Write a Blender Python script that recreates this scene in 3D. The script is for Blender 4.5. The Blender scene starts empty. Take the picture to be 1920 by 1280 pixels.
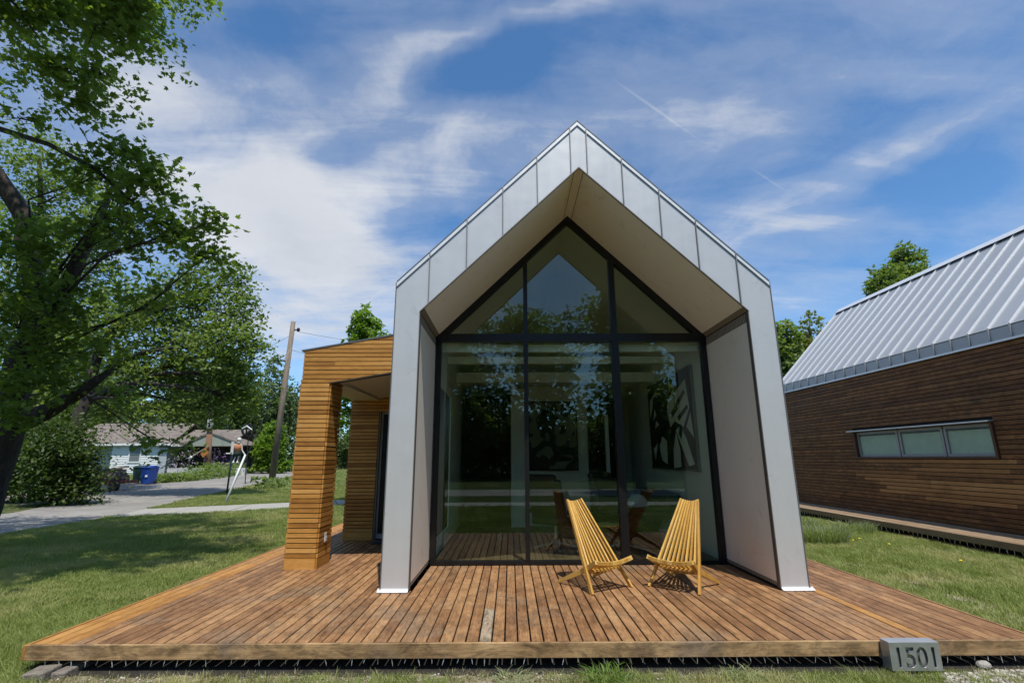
import bpy, math, random
import numpy as np
from mathutils import Vector, Matrix

rnd = random.Random(7)
S = bpy.context.scene
C = S.collection
R_ = math.radians

# ------------------------------------------------------------------ camera
F_PX, PITCH, ROLL, YAW, EYE = 922.0, 0.2331, -0.0038, -0.0043, 1.4
cp, sp = math.cos(PITCH), math.sin(PITCH)
_F = Vector((0, cp, sp)); _U = Vector((0, -sp, cp)); _R = Vector((1, 0, 0))
_R, _U = _R*math.cos(ROLL) + _U*math.sin(ROLL), -_R*math.sin(ROLL) + _U*math.cos(ROLL)
_Z = Matrix.Rotation(YAW, 3, 'Z')
_F, _U, _R = _Z @ _F, _Z @ _U, _Z @ _R
cam = bpy.data.cameras.new('camera'); camo = bpy.data.objects.new('camera', cam); C.objects.link(camo)
M = Matrix((_R, _U, -_F)).transposed().to_4x4(); M.translation = (0, 0, EYE)
camo.matrix_world = M
cam.sensor_width = 36; cam.lens = 36*F_PX/1920; cam.clip_start = .05; cam.clip_end = 3000
S.camera = camo

def ray(px, py): return _F + _R*((px-960)/F_PX) + _U*((640-py)/F_PX)
def at(px, py, Y):                      # the point of the scene seen there at distance Y
    d = ray(px, py); t = Y/d.y; return Vector((0, 0, EYE)) + d*t
GZ = -.2
def gr(px, py, z=GZ):
    d = ray(px, py); t = (z-EYE)/d.z; return Vector((0, 0, EYE)) + d*t

# ------------------------------------------------------------------ exposure
S.view_settings.view_transform = 'Standard'; S.view_settings.look = 'None'
S.view_settings.exposure = 0.36; S.view_settings.gamma = 1; S.view_settings.use_curve_mapping = False
S.cycles.max_bounces = 8; S.cycles.transparent_max_bounces = 12
S.cycles.diffuse_bounces = 4; S.cycles.glossy_bounces = 4
S.cycles.caustics_reflective = False; S.cycles.caustics_refractive = False
S.cycles.sample_clamp_indirect = 6

# ------------------------------------------------------------------ node helper
class NT:
    def __init__(s, tree): s.t = tree; s.n = tree.nodes; s.l = tree.links
    def new(s, typ, **k):
        n = s.n.new(typ)
        for a, b in k.items(): setattr(n, a, b)
        return n
    def put(s, sock, v):
        if isinstance(v, bpy.types.NodeSocket): s.l.new(v, sock)
        elif v is not None:
            try: sock.default_value = v
            except Exception: sock.default_value = (v, v, v)
    def m(s, op, a, b=None, c=None, clamp=False):
        n = s.new('ShaderNodeMath', operation=op); n.use_clamp = clamp
        s.put(n.inputs[0], a)
        if b is not None: s.put(n.inputs[1], b)
        if c is not None: s.put(n.inputs[2], c)
        return n.outputs[0]
    def vm(s, op, a, b=None):
        n = s.new('ShaderNodeVectorMath', operation=op); s.put(n.inputs[0], a)
        if b is not None: s.put(n.inputs[1], b)
        return n.outputs['Value'] if op in ('LENGTH', 'DOT_PRODUCT') else n.outputs[0]
    def noise(s, vec, scale, detail=4, rough=.55, dist=0):
        n = s.new('ShaderNodeTexNoise'); s.put(n.inputs['Vector'], vec)
        n.inputs['Scale'].default_value = scale; n.inputs['Detail'].default_value = detail
        n.inputs['Roughness'].default_value = rough; n.inputs['Distortion'].default_value = dist
        return n.outputs['Fac']
    def mapv(s, vec, loc=(0,0,0), rot=(0,0,0), scale=(1,1,1)):
        n = s.new('ShaderNodeMapping'); s.put(n.inputs[0], vec)
        n.inputs['Location'].default_value = loc; n.inputs['Rotation'].default_value = rot
        n.inputs['Scale'].default_value = scale; return n.outputs[0]
    def mr(s, v, a, b, c=0., d=1., smooth=True):
        n = s.new('ShaderNodeMapRange'); n.interpolation_type = 'SMOOTHSTEP' if smooth else 'LINEAR'
        s.put(n.inputs[0], v)
        for i, x in enumerate((a, b, c, d)): s.put(n.inputs[i+1], x)
        return n.outputs[0]
    def mix(s, f, a, b, blend='MIX'):
        n = s.new('ShaderNodeMix', data_type='RGBA', blend_type=blend)
        s.put(n.inputs[0], f); s.put(n.inputs[6], a); s.put(n.inputs[7], b); return n.outputs[2]
    def ramp(s, f, stops):
        n = s.new('ShaderNodeValToRGB'); s.put(n.inputs[0], f); e = n.color_ramp.elements
        while len(e) < len(stops): e.new(.5)
        for el, (p, c) in zip(e, stops): el.position = p; el.color = (*c, 1)
        return n.outputs[0]
    def bump(s, h, strength=.3, dist=.01):
        n = s.new('ShaderNodeBump'); s.put(n.inputs['Height'], h)
        n.inputs['Strength'].default_value = strength; n.inputs['Distance'].default_value = dist
        return n.outputs[0]

def c4(c): return (*c, 1)

# ------------------------------------------------------------------ sky
SUN = Vector((.12, -.43, 1)).normalized()
W = bpy.data.worlds.new('World'); S.world = W; W.use_nodes = True
W.node_tree.nodes.clear(); w = NT(W.node_tree)
sky = w.new('ShaderNodeTexSky', sky_type='NISHITA'); sky.sun_disc = False
sky.sun_elevation = math.asin(SUN.z); sky.sun_rotation = math.atan2(SUN.x, SUN.y)
sky.altitude = 1200; sky.air_density = 1.0; sky.dust_density = .5; sky.ozone_density = 3.5
d = w.new('ShaderNodeTexCoord').outputs['Generated']
sx = w.new('ShaderNodeSeparateXYZ'); w.l.new(d, sx.inputs[0])
den = w.m('ADD', w.m('MAXIMUM', sx.outputs[2], 0), .16)
cb = w.new('ShaderNodeCombineXYZ')
w.l.new(w.m('DIVIDE', sx.outputs[0], den), cb.inputs[0]); w.l.new(w.m('DIVIDE', sx.outputs[1], den), cb.inputs[1])
P = cb.outputs[0]
def skyp(px, py):
    v = ray(px, py).normalized(); k = max(v.z, 0)+.16; return Vector((v.x/k, v.y/k))
def streak(x1, y1, x2, y2, wpx, amp, src=None):
    a, b = skyp(x1, y1), skyp(x2, y2); mid = (a+b)/2; h = max((b-a).length/2, .001)
    dx, dy = x2-x1, y2-y1; L = math.hypot(dx, dy); nx, ny = -dy/L*wpx, dx/L*wpx
    q = skyp((x1+x2)/2+nx, (y1+y2)/2+ny); ax = (b-a).normalized()
    wd = abs((q-mid).x*-ax.y + (q-mid).y*ax.x); ang = math.atan2(ax.y, ax.x)
    v = w.vm('SUBTRACT', src or P2, (mid.x, mid.y, 0))
    v = w.mapv(v, rot=(0, 0, -ang)); v = w.mapv(v, scale=(1/(h*1.25), 1/wd, 0))
    return w.mr(w.vm('LENGTH', v), 1.25, .1, 0., amp)
# warp
wn = w.new('ShaderNodeTexNoise'); w.put(wn.inputs['Vector'], P); wn.inputs['Scale'].default_value = 1.6; wn.inputs['Detail'].default_value = 5
P2 = w.vm('ADD', P, w.vm('SCALE', w.vm('SUBTRACT', wn.outputs['Color'], (.5, .5, .5))))
P2.node.inputs[1].links[0].from_node.inputs['Scale'].default_value = .55
tot = None
for s_ in [(230,150,640,560,190,.52),(350,330,760,520,130,.42),(640,190,900,10,75,.48),(880,40,1260,-30,42,.40),
           (700,350,1000,250,60,.30),(480,470,760,640,120,.26),(20,0,280,240,140,.40),(760,520,1000,600,70,.1),
           (1330,450,1930,190,46,.34),(1380,465,1590,425,22,.30),(1080,140,1420,330,110,.16),(1440,60,1930,190,60,.18),
           (1440,580,1640,520,34,.22),(420,640,760,620,90,.36),(300,60,560,160,60,.12),(980,330,1100,230,40,.15),
           (790,190,1080,110,95,-.75),(690,415,880,360,62,-.55),(400,30,640,70,50,-.25),(1600,380,1960,330,70,-.5),
           (560,290,680,280,40,-.22),(300,480,420,470,40,-.1),(1130,40,1420,60,60,-.2),(1440,300,1600,240,40,-.1)]:
    o = streak(*s_); tot = o if tot is None else w.m('ADD', tot, o)
fib = w.mapv(P, rot=(0, 0, -R_(35)), scale=(.55, 2.1, 1))
n1 = w.noise(w.vm('ADD', P2, (3.1, 1.7, 0)), 1.9, 10, .66, .1)
n2 = w.noise(fib, 2.6, 8, .6, .6)
cov = w.m('ADD', w.m('ADD', w.m('MULTIPLY', w.m('SUBTRACT', n1, .5), 1.45), w.m('MULTIPLY', w.m('SUBTRACT', n2, .5), 1.1)), w.m('ADD', tot, .17))
thick = w.mr(cov, .0, 1.05)
veil = w.mr(cov, -.3, .5, 0., .28)
tr1 = streak(1165, 160, 1293, 250, 3.2, .2, P); tr2 = streak(1412, 318, 1470, 356, 3, .13, P)
fac = w.m('ADD', w.m('MAXIMUM', thick, veil), w.m('ADD', tr1, tr2), clamp=True)
cl = w.mix(w.noise(w.vm('ADD', P2, (9, 2, 0)), 2.2, 5, .55), (3.7, 3.95, 4.4, 1), (6.4, 6.5, 6.7, 1))
skyc = w.mix(1.0, sky.outputs[0], (.78, 1.12, 1.28, 1), 'MULTIPLY')
col = w.mix(w.m('MULTIPLY', fac, .93), skyc, cl)
bg = w.new('ShaderNodeBackground'); w.l.new(col, bg.inputs[0]); bg.inputs[1].default_value = .11
wo = w.new('ShaderNodeOutputWorld'); w.l.new(bg.outputs[0], wo.inputs[0])

sun = bpy.data.lights.new('sun', 'SUN'); sun.energy = 3.7; sun.angle = R_(.53); sun.color = (1, .955, .88)
suno = bpy.data.objects.new('sun', sun); C.objects.link(suno); suno.location = (0, 0, 30)
suno.rotation_euler = SUN.to_track_quat('Z', 'Y').to_euler()

# ------------------------------------------------------------------ mesh helpers
def wloc(o):
    v = Vector((0, 0, 0))
    while o is not None: v = v + o.location; o = o.parent
    return v

class MB:
    def __init__(s): s.v = []; s.f = []
    def add(s, vs, fs):
        n = len(s.v); s.v += [tuple(x) for x in vs]; s.f += [tuple(i+n for i in f) for f in fs]; return s
    def box(s, x0, y0, z0, x1, y1, z1):
        x0, x1 = min(x0, x1), max(x0, x1); y0, y1 = min(y0, y1), max(y0, y1); z0, z1 = min(z0, z1), max(z0, z1)
        return s.add([(x0,y0,z0),(x1,y0,z0),(x1,y1,z0),(x0,y1,z0),(x0,y0,z1),(x1,y0,z1),(x1,y1,z1),(x0,y1,z1)],
                     [(0,3,2,1),(4,5,6,7),(0,1,5,4),(1,2,6,5),(2,3,7,6),(3,0,4,7)])
    def prism(s, poly, ext):                   # poly: list of 3D points, ext: vector
        n = len(poly); a = [Vector(p) for p in poly]; e = Vector(ext); b = [p+e for p in a]
        nrm = Vector((0,0,0))
        for i in range(n): nrm += a[i].cross(a[(i+1) % n])
        if nrm.dot(e) > 0: a.reverse(); b.reverse()
        return s.add(a+b, [tuple(range(n)), tuple(range(2*n-1, n-1, -1))] + [((i+1) % n, i, i+n, (i+1) % n+n) for i in range(n)])
    def beam(s, p, q, w_, h_, up=(0,0,1), w2=None, h2=None):
        p, q = Vector(p), Vector(q); d_ = (q-p).normalized(); u = Vector(up); r = d_.cross(u)
        if r.length < 1e-4: u = Vector((0,1,0)); r = d_.cross(u)
        r.normalize(); u = r.cross(d_).normalized(); w2 = w2 or w_; h2 = h2 or h_; vs = []
        for c_, a, b in ((p, w_, h_), (q, w2, h2)):
            for i, j in ((-1,-1),(1,-1),(1,1),(-1,1)): vs.append(c_+r*(i*a/2)+u*(j*b/2))
        return s.add(vs, [(3,2,1,0),(4,5,6,7),(0,1,5,4),(1,2,6,5),(2,3,7,6),(3,0,4,7)])
    def tube(s, pts, rad, n=8, cap=True):
        pts = [Vector(p) for p in pts]; k = len(pts)
        if not hasattr(rad, '__len__'): rad = [rad]*k
        base = len(s.v); ref = Vector((0,0,1))
        for i, p in enumerate(pts):
            d_ = (pts[min(i+1, k-1)]-pts[max(i-1, 0)]).normalized()
            if abs(d_.dot(ref)) > .95: ref = Vector((1,0,0)) if abs(d_.x) < .9 else Vector((0,1,0))
            a = d_.cross(ref).normalized(); b = d_.cross(a)
            for j in range(n):
                t = 2*math.pi*j/n; s.v.append(tuple(p+(a*math.cos(t)+b*math.sin(t))*rad[i]))
        for i in range(k-1):
            for j in range(n):
                s.f.append((base+i*n+j, base+i*n+(j+1) % n, base+(i+1)*n+(j+1) % n, base+(i+1)*n+j))
        if cap:
            s.f.append(tuple(base+j for j in range(n))[::-1]); s.f.append(tuple(base+(k-1)*n+j for j in range(n)))
        return s
    def lathe(s, c, prof, n=16, sx=1, sy=1):
        c = Vector(c); base = len(s.v)
        for r, z in prof:
            for j in range(n):
                t = 2*math.pi*j/n; s.v.append((c.x+r*sx*math.cos(t), c.y+r*sy*math.sin(t), c.z+z))
        for i in range(len(prof)-1):
            for j in range(n): s.f.append((base+i*n+j, base+i*n+(j+1) % n, base+(i+1)*n+(j+1) % n, base+(i+1)*n+j))
        s.f.append(tuple(base+j for j in range(n))[::-1]); s.f.append(tuple(base+(len(prof)-1)*n+j for j in range(n)))
        return s
    def ball(s, c, rx, ry=None, rz=None, n=12, k=8):
        ry = ry or rx; rz = rz or rx
        prof = [(math.sin(math.pi*(i+.02)/(k+.04)), -math.cos(math.pi*(i+.02)/(k+.04))*rz) for i in range(k+1)]
        return s.lathe(c, [(r*rx, z) for r, z in prof], n, 1, ry/rx)
    def build(s, name, mat, parent=None, local=False, smooth=False, kind=None, label=None, bevel=0):
        off = Vector((0,0,0)) if (local or parent is None) else wloc(parent)
        me = bpy.data.meshes.new(name)
        me.from_pydata([tuple(Vector(p)-off) for p in s.v], [], s.f); me.materials.append(mat)
        if smooth: me.polygons.foreach_set('use_smooth', [True]*len(me.polygons))
        me.update()
        o = bpy.data.objects.new(name, me); C.objects.link(o); o.parent = parent
        if kind: o['kind'] = kind
        if label: o['label'] = label
        if bevel:
            b = o.modifiers.new('b', 'BEVEL'); b.width = bevel; b.segments = 2; b.limit_method = 'ANGLE'; b.angle_limit = R_(40)
        return o

def np_mesh(name, V, Fc, mat, parent=None, kind=None, smooth=False, k=3):
    """fast mesh from arrays: V (n,3), Fc (m,k)"""
    off = np.array(wloc(parent)) if parent is not None else np.zeros(3)
    me = bpy.data.meshes.new(name); V = np.asarray(V, np.float32)-off.astype(np.float32); Fc = np.asarray(Fc, np.int32)
    me.vertices.add(len(V)); me.vertices.foreach_set('co', V.ravel())
    me.loops.add(Fc.size); me.loops.foreach_set('vertex_index', Fc.ravel())
    me.polygons.add(len(Fc)); me.polygons.foreach_set('loop_start', np.arange(0, Fc.size, k, dtype=np.int32))
    me.polygons.foreach_set('loop_total', np.full(len(Fc), k, np.int32))
    if smooth: me.polygons.foreach_set('use_smooth', np.ones(len(Fc), bool))
    me.update(); me.validate(); me.materials.append(mat)
    o = bpy.data.objects.new(name, me); C.objects.link(o); o.parent = parent
    if kind: o['kind'] = kind
    return o

def thing(name, loc, label, cat, group=None, rz=0):
    o = bpy.data.objects.new(name, None); C.objects.link(o); o.location = loc; o.rotation_euler = (0, 0, rz)
    o.empty_display_size = .2
    o['label'] = label; o['category'] = cat
    if group: o['group'] = group
    return o
def tag(o, label, cat, group=None, kind=None):
    o['label'] = label; o['category'] = cat
    if group: o['group'] = group
    if kind: o['kind'] = kind
    return o
def struct(o, label=None):
    o['kind'] = 'structure'
    if label: o['label'] = label
    return o
def copy_tree(o, parent=None):
    c = o.copy(); C.objects.link(c); c.parent = parent
    for ch in [x for x in o.children]: copy_tree(ch, c)
    return c

# ------------------------------------------------------------------ materials
def mat_base(name):
    m = bpy.data.materials.new(name); m.use_nodes = True; m.node_tree.nodes.clear(); n = NT(m.node_tree)
    out = n.new('ShaderNodeOutputMaterial'); b = n.new('ShaderNodeBsdfPrincipled'); n.l.new(b.outputs[0], out.inputs[0])
    return m, n, b, out
def wood(name, stops, axis='y', weather=.35, grey=(.24,.2,.16), rough=.6, gscale=1., worldstain=.5, bumps=.5, dark=.35, oiw=.62, mott=.0, blotw=.7):
    m, n, b, out = mat_base(name)
    tc = n.new('ShaderNodeTexCoord').outputs['Object']; oi = n.new('ShaderNodeObjectInfo').outputs['Random']
    offv = n.vm('SCALE', (37.7, 19.3, 53.1)); offv.node.inputs['Scale'].default_value = 1; n.l.new(oi, offv.node.inputs['Scale'])
    v = n.vm('ADD', tc, offv)
    sc = {'y': (30, 1.2, 30), 'x': (1.2, 30, 30), 'z': (30, 30, 1.2)}[axis]
    g = n.mapv(v, scale=tuple(x*gscale for x in sc))
    gn = n.noise(g, 1.6, 6, .65, .6)
    fine = n.noise(n.mapv(v, scale=tuple(x*4*gscale for x in sc)), 2, 3, .6)
    blot = n.noise(v, 2.2, 4, .6)
    t = n.m('ADD', n.m('MULTIPLY', n.m('SUBTRACT', oi, .5), oiw), n.m('ADD', n.m('MULTIPLY', n.m('SUBTRACT', gn, .5), .7), .5))
    t = n.m('ADD', t, n.m('MULTIPLY', n.m('SUBTRACT', blot, .5), blotw), clamp=True)
    c = n.ramp(t, stops)
    ws = n.noise(tc, 1.1, 5, .65, .3)
    st = n.mr(n.m('ADD', ws, n.m('MULTIPLY', n.m('SUBTRACT', fine, .5), .35)), .5, .68, 0., weather)
    c = n.mix(st, c, c4(grey))
    if mott:
        msc = {'y': (1.6, .7, 1.6), 'x': (.7, 1.6, 1.6), 'z': (1.6, 1.6, .7)}[axis]
        mo = n.noise(n.mapv(v, scale=msc), 7, 6, .75, .6); c = n.mix(1., c, n.mr(mo, .34, .62, 1-mott, 1+mott*.45), 'MULTIPLY')
        m3 = n.noise(n.mapv(tc, scale=msc), 2.3, 5, .7, .4); c = n.mix(n.mr(n.m('ADD', m3, n.m('MULTIPLY', n.m('SUBTRACT', fine, .5), .3)), .57, .72, 0., .55*mott/.4), c, (.10,.06,.04,1))
    dk = n.mr(fine, .32, .5, 1-dark, 1.); c = n.mix(1., c, dk, 'MULTIPLY')
    n.l.new(c, b.inputs['Base Color'])
    n.put(b.inputs['Roughness'], n.mr(gn, .3, .7, rough-.1, rough+.15)); b.inputs['Specular IOR Level'].default_value = .3
    n.l.new(n.bump(n.m('ADD', gn, n.m('MULTIPLY', fine, .7)), bumps, .003), b.inputs['Normal'])
    return m
def plain(name, colr, rough=.6, metal=0., var=.12, nscale=6, bump=0., spec=.4, grime=None):
    m, n, b, out = mat_base(name)
    tc = n.new('ShaderNodeTexCoord').outputs['Object']
    nn = n.noise(tc, nscale, 5, .6)
    c = n.mix(1., c4(colr), n.mr(nn, .2, .8, 1-var, 1+var, False), 'MULTIPLY')
    if grime: c = n.mix(n.mr(n.noise(tc, nscale*.35, 6, .7), .5, .75, 0., grime[1]), c, c4(grime[0]))
    n.l.new(c, b.inputs['Base Color']); b.inputs['Metallic'].default_value = metal
    n.put(b.inputs['Roughness'], n.mr(nn, .2, .8, max(rough-.06, .02), rough+.06, False)); b.inputs['Specular IOR Level'].default_value = spec
    if bump: n.l.new(n.bump(nn, bump, .01), b.inputs['Normal'])
    return m
def panel_metal(name, colr, rough, metal, wav=.25):
    m, n, b, out = mat_base(name)
    tc = n.new('ShaderNodeTexCoord').outputs['Object']; oi = n.new('ShaderNodeObjectInfo').outputs['Random']
    big = n.noise(tc, 1.7, 2, .5); smear = n.noise(n.mapv(tc, scale=(7, 7, .8)), 1.5, 4, .6); spec = n.noise(tc, 90, 2, .5); stain = n.mr(n.noise(tc, 3.1, 6, .75, .4), .56, .74, 1., .8)
    f = n.m('ADD', n.m('ADD', n.m('MULTIPLY', n.m('SUBTRACT', smear, .5), .05), n.m('MULTIPLY', n.m('SUBTRACT', oi, .5), .07)), n.m('ADD', n.m('MULTIPLY', n.m('SUBTRACT', spec, .5), .05), 1.))
    n.l.new(n.mix(1., c4(colr), n.m('MULTIPLY', f, stain), 'MULTIPLY'), b.inputs['Base Color']); b.inputs['Metallic'].default_value = metal
    n.put(b.inputs['Roughness'], n.mr(smear, .3, .7, rough-.02, rough+.02, False))
    n.l.new(n.bump(n.m('ADD', big, n.m('MULTIPLY', n.noise(tc, 5, 3, .5), .18)), wav, .02), b.inputs['Normal'])
    return m
def leafmat(name, c1, c2, transl=.4, gloss=.25):
    m = bpy.data.materials.new(name); m.use_nodes = True; m.node_tree.nodes.clear(); n = NT(m.node_tree)
    out = n.new('ShaderNodeOutputMaterial'); isl = n.new('ShaderNodeNewGeometry').outputs['Random Per Island']
    tc = n.new('ShaderNodeTexCoord').outputs['Object']; cl_ = n.noise(tc, .9, 3, .6)
    t = n.m('ADD', n.m('MULTIPLY', isl, .6), n.m('MULTIPLY', n.m('SUBTRACT', cl_, .3), .9), clamp=True)
    c = n.mix(t, c4(c1), c4(c2))
    di = n.new('ShaderNodeBsdfPrincipled'); n.l.new(c, di.inputs['Base Color']); di.inputs['Roughness'].default_value = .45; di.inputs['Specular IOR Level'].default_value = gloss
    tl = n.new('ShaderNodeBsdfTranslucent'); n.l.new(n.mix(1., c, (1.5, 1.7, .6, 1), 'MULTIPLY'), tl.inputs[0])
    mx = n.new('ShaderNodeMixShader'); mx.inputs[0].default_value = transl
    n.l.new(di.outputs[0], mx.inputs[1]); n.l.new(tl.outputs[0], mx.inputs[2]); n.l.new(mx.outputs[0], out.inputs[0])
    return m
def glassmat(name, tint, refl_ior=1.9, base=.05, rough=0.):
    m = bpy.data.materials.new(name); m.use_nodes = True; m.node_tree.nodes.clear(); n = NT(m.node_tree)
    out = n.new('ShaderNodeOutputMaterial')
    tr = n.new('ShaderNodeBsdfTransparent'); tr.inputs[0].default_value = c4(tint)
    gl = n.new('ShaderNodeBsdfGlossy'); gl.inputs['Roughness'].default_value = rough; gl.inputs[0].default_value = (.86, .95, .93, 1)
    lw = n.new('ShaderNodeLayerWeight'); lw.inputs[0].default_value = .5; fr = n.m('ADD', base, n.m('MULTIPLY', 1-base, n.m('POWER', lw.outputs['Facing'], 5.)))
    tc = n.new('ShaderNodeTexCoord').outputs['Object']
    bn = n.bump(n.noise(tc, .5, 1, .4), .006, .02); n.l.new(bn, gl.inputs['Normal'])
    mx = n.new('ShaderNodeMixShader'); n.l.new(n.m('MULTIPLY', fr, n.mr(n.noise(n.mapv(tc, scale=(1.2,1,.5)), 2.5, 5, .7), .3, .75, .92, 1.12), clamp=True), mx.inputs[0])
    n.l.new(tr.outputs[0], mx.inputs[1]); n.l.new(gl.outputs[0], mx.inputs[2]); n.l.new(mx.outputs[0], out.inputs[0])
    return m

M_ = {}
M_['deck'] = wood('deck_wood', [(0,(.10,.052,.026)),(.35,(.25,.125,.055)),(.62,(.37,.2,.09)),(1,(.5,.295,.14))], 'y', .62, (.25,.18,.115), .55, dark=.55, oiw=.34, mott=.30, blotw=1.0)
M_['deck_new'] = wood('deck_wood_new', [(0,(.28,.115,.03)),(.5,(.44,.21,.055)),(1,(.56,.31,.1))], 'y', .6, (.3,.19,.11), .5, mott=.2, oiw=.3)
M_['deck_old'] = wood('deck_wood_old', [(0,(.12,.075,.045)),(.5,(.26,.19,.125)),(1,(.4,.32,.22))], 'y', .75, (.2,.15,.11), .75, mott=.6, blotw=1.3)
M_['deck_x'] = wood('fascia_wood', [(0,(.11,.065,.03)),(.4,(.28,.17,.08)),(.7,(.44,.28,.135)),(1,(.55,.38,.2))], 'x', .7, (.2,.15,.11), .6, mott=.5, blotw=1.2)
M_['porch'] = wood('porch_wood', [(0,(.24,.095,.02)),(.4,(.45,.21,.045)),(.7,(.6,.3,.075)),(1,(.7,.4,.13))], 'x', .22, (.22,.09,.03), .45)
M_['porch_y'] = wood('porch_wood_side', [(0,(.24,.095,.02)),(.4,(.45,.21,.045)),(.7,(.6,.3,.075)),(1,(.7,.4,.13))], 'y', .22, (.22,.09,.03), .45)
M_['chair'] = wood('chair_wood', [(0,(.34,.165,.03)),(.35,(.52,.28,.055)),(.65,(.64,.38,.085)),(1,(.76,.5,.17))], 'z', .3, (.42,.22,.07), .42, .8, bumps=.4, dark=.42, oiw=.75)
M_['silver'] = panel_metal('silver_panel', (.60,.60,.59), .4, .3, .4)
M_['lining'] = panel_metal('lining_panel', (.86,.79,.68), .5, .1, .12)
M_['soffit'] = panel_metal('soffit_panel', (.9,.86,.78), .55, .0, .12)
M_['roofm'] = panel_metal('roof_metal', (.4,.415,.43), .45, .3, .1)
M_['seam'] = plain('seam_metal', (.78,.79,.8), .35, .3, .05)
M_['seamdark'] = plain('seam_dark', (.26,.26,.26), .45, .4, .05)
M_['trim'] = plain('trim_grey', (.16,.16,.165), .5, .4, .1)
M_['trimbrown'] = plain('trim_brown', (.13,.115,.1), .5, .3, .1)
M_['cap'] = plain('cap_metal', (.8,.8,.79), .4, .2, .05)
M_['black'] = plain('frame_black', (.012,.012,.013), .35, .2, .2)
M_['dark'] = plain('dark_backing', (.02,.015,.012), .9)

M_['glass'] = glassmat('window_glass', (.87,.92,.86), 0, .055)
M_['winglass'] = glassmat('pane_glass', (.9,.95,.92), 0, .04)
M_['white'] = plain('white_paint', (.75,.76,.76), .6, 0, .05)
M_['inwall'] = plain('plaster', (.72,.74,.68), .8, 0, .05)
M_['steel'] = plain('steel', (.5,.51,.52), .42, .75, .1, 20)
M_['zinc'] = plain('zinc', (.75,.75,.74), .4, .6, .1)

# vents: perforated strip
def ventmat(name, colr, step=40):
    m, n, b, out = mat_base(name)
    tc = n.new('ShaderNodeTexCoord').outputs['Object']; s = n.new('ShaderNodeSeparateXYZ'); n.l.new(tc, s.inputs[0])
    u = n.m('FRACT', n.m('MULTIPLY', s.outputs[1], step)); k = n.mr(u, .42, .5, 0., 1.)
    n.l.new(n.mix(k, (.03,.025,.02,1), c4(colr)), b.inputs['Base Color']); b.inputs['Roughness'].default_value = .5
    return m
M_['vent'] = ventmat('vent_metal', (.42,.36,.28), 26)

# ------------------------------------------------------------------ ground
def ground_mat():
    m, n, b, out = mat_base('lawn_soil')
    tc = n.new('ShaderNodeTexCoord').outputs['Object']
    a = n.noise(tc, .35, 5, .6); f = n.noise(tc, 9, 5, .7); g = n.noise(tc, 60, 3, .6)
    c = n.ramp(n.m('ADD', n.m('MULTIPLY', f, .6), n.m('MULTIPLY', g, .4)), [(.25,(.02,.035,.01)),(.5,(.055,.085,.022)),(.75,(.11,.13,.045))])
    dry = n.mr(n.m('ADD', a, n.m('MULTIPLY', n.m('SUBTRACT', f, .5), .3)), .56, .68, 0., .75)
    c = n.mix(dry, c, n.mix(g, (.12,.09,.05,1), (.28,.23,.13,1)))
    n.l.new(c, b.inputs['Base Color']); b.inputs['Roughness'].default_value = .95; b.inputs['Specular IOR Level'].default_value = .1
    n.l.new(n.bump(n.m('ADD', f, g), .6, .04), b.inputs['Normal'])
    return m
M_['ground'] = ground_mat()
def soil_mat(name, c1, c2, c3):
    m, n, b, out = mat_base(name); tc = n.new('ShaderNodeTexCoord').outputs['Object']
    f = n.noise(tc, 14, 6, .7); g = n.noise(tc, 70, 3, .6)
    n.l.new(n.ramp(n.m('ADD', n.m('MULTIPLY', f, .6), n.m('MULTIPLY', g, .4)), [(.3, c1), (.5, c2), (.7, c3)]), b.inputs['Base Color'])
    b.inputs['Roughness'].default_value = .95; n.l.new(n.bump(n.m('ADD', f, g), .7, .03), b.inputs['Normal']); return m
M_['soil'] = soil_mat('dry_soil', (.13,.1,.06), (.3,.25,.17), (.5,.44,.33))
def road_mat():
    m, n, b, out = mat_base('road_chipseal'); tc = n.new('ShaderNodeTexCoord').outputs['Object']
    f = n.noise(tc, 60, 4, .7); big_ = n.noise(tc, .5, 5, .65, .5); c = n.ramp(f, [(.3,(.18,.165,.145)),(.5,(.27,.25,.225)),(.7,(.38,.355,.32))])
    c = n.mix(1., c, n.mr(big_, .35, .68, .78, 1.12), 'MULTIPLY')
    vo = n.new('ShaderNodeTexVoronoi', feature='DISTANCE_TO_EDGE'); n.l.new(n.vm('ADD', tc, (0,0,0)), vo.inputs[0]); vo.inputs['Scale'].default_value = .38
    k = n.mr(n.m('ADD', vo.outputs[0], n.m('MULTIPLY', n.noise(tc, 3, 4, .7), .06)), .030, .045, .62, 1.); c = n.mix(1., c, k, 'MULTIPLY')
    n.l.new(c, b.inputs['Base Color']); b.inputs['Roughness'].default_value = .9; n.l.new(n.bump(f, .5, .02), b.inputs['Normal']); return m
M_['asphalt'] = road_mat()
M_['concrete'] = soil_mat('concrete', (.3,.28,.25), (.38,.36,.32), (.46,.44,.39))
M_['gravel'] = soil_mat('drive_gravel', (.12,.1,.08), (.22,.19,.16), (.33,.3,.26))

G = 1500
xs = np.concatenate([[-G, -300, -120], np.arange(-60, 61, 2.), [120, 300, G]]); ys = np.concatenate([[-G, -300, -120, -70], np.arange(-40, 101, 2.), [150, 300, G]])
gv = [(x, y, GZ) for y in ys for x in xs]
nx_ = len(xs); gf = [(j*nx_+i, j*nx_+i+1, (j+1)*nx_+i+1, (j+1)*nx_+i) for j in range(len(ys)-1) for i in range(nx_-1)]
gm = MB(); gm.add(gv, gf); ground = struct(gm.build('ground', M_['ground']))

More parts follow.
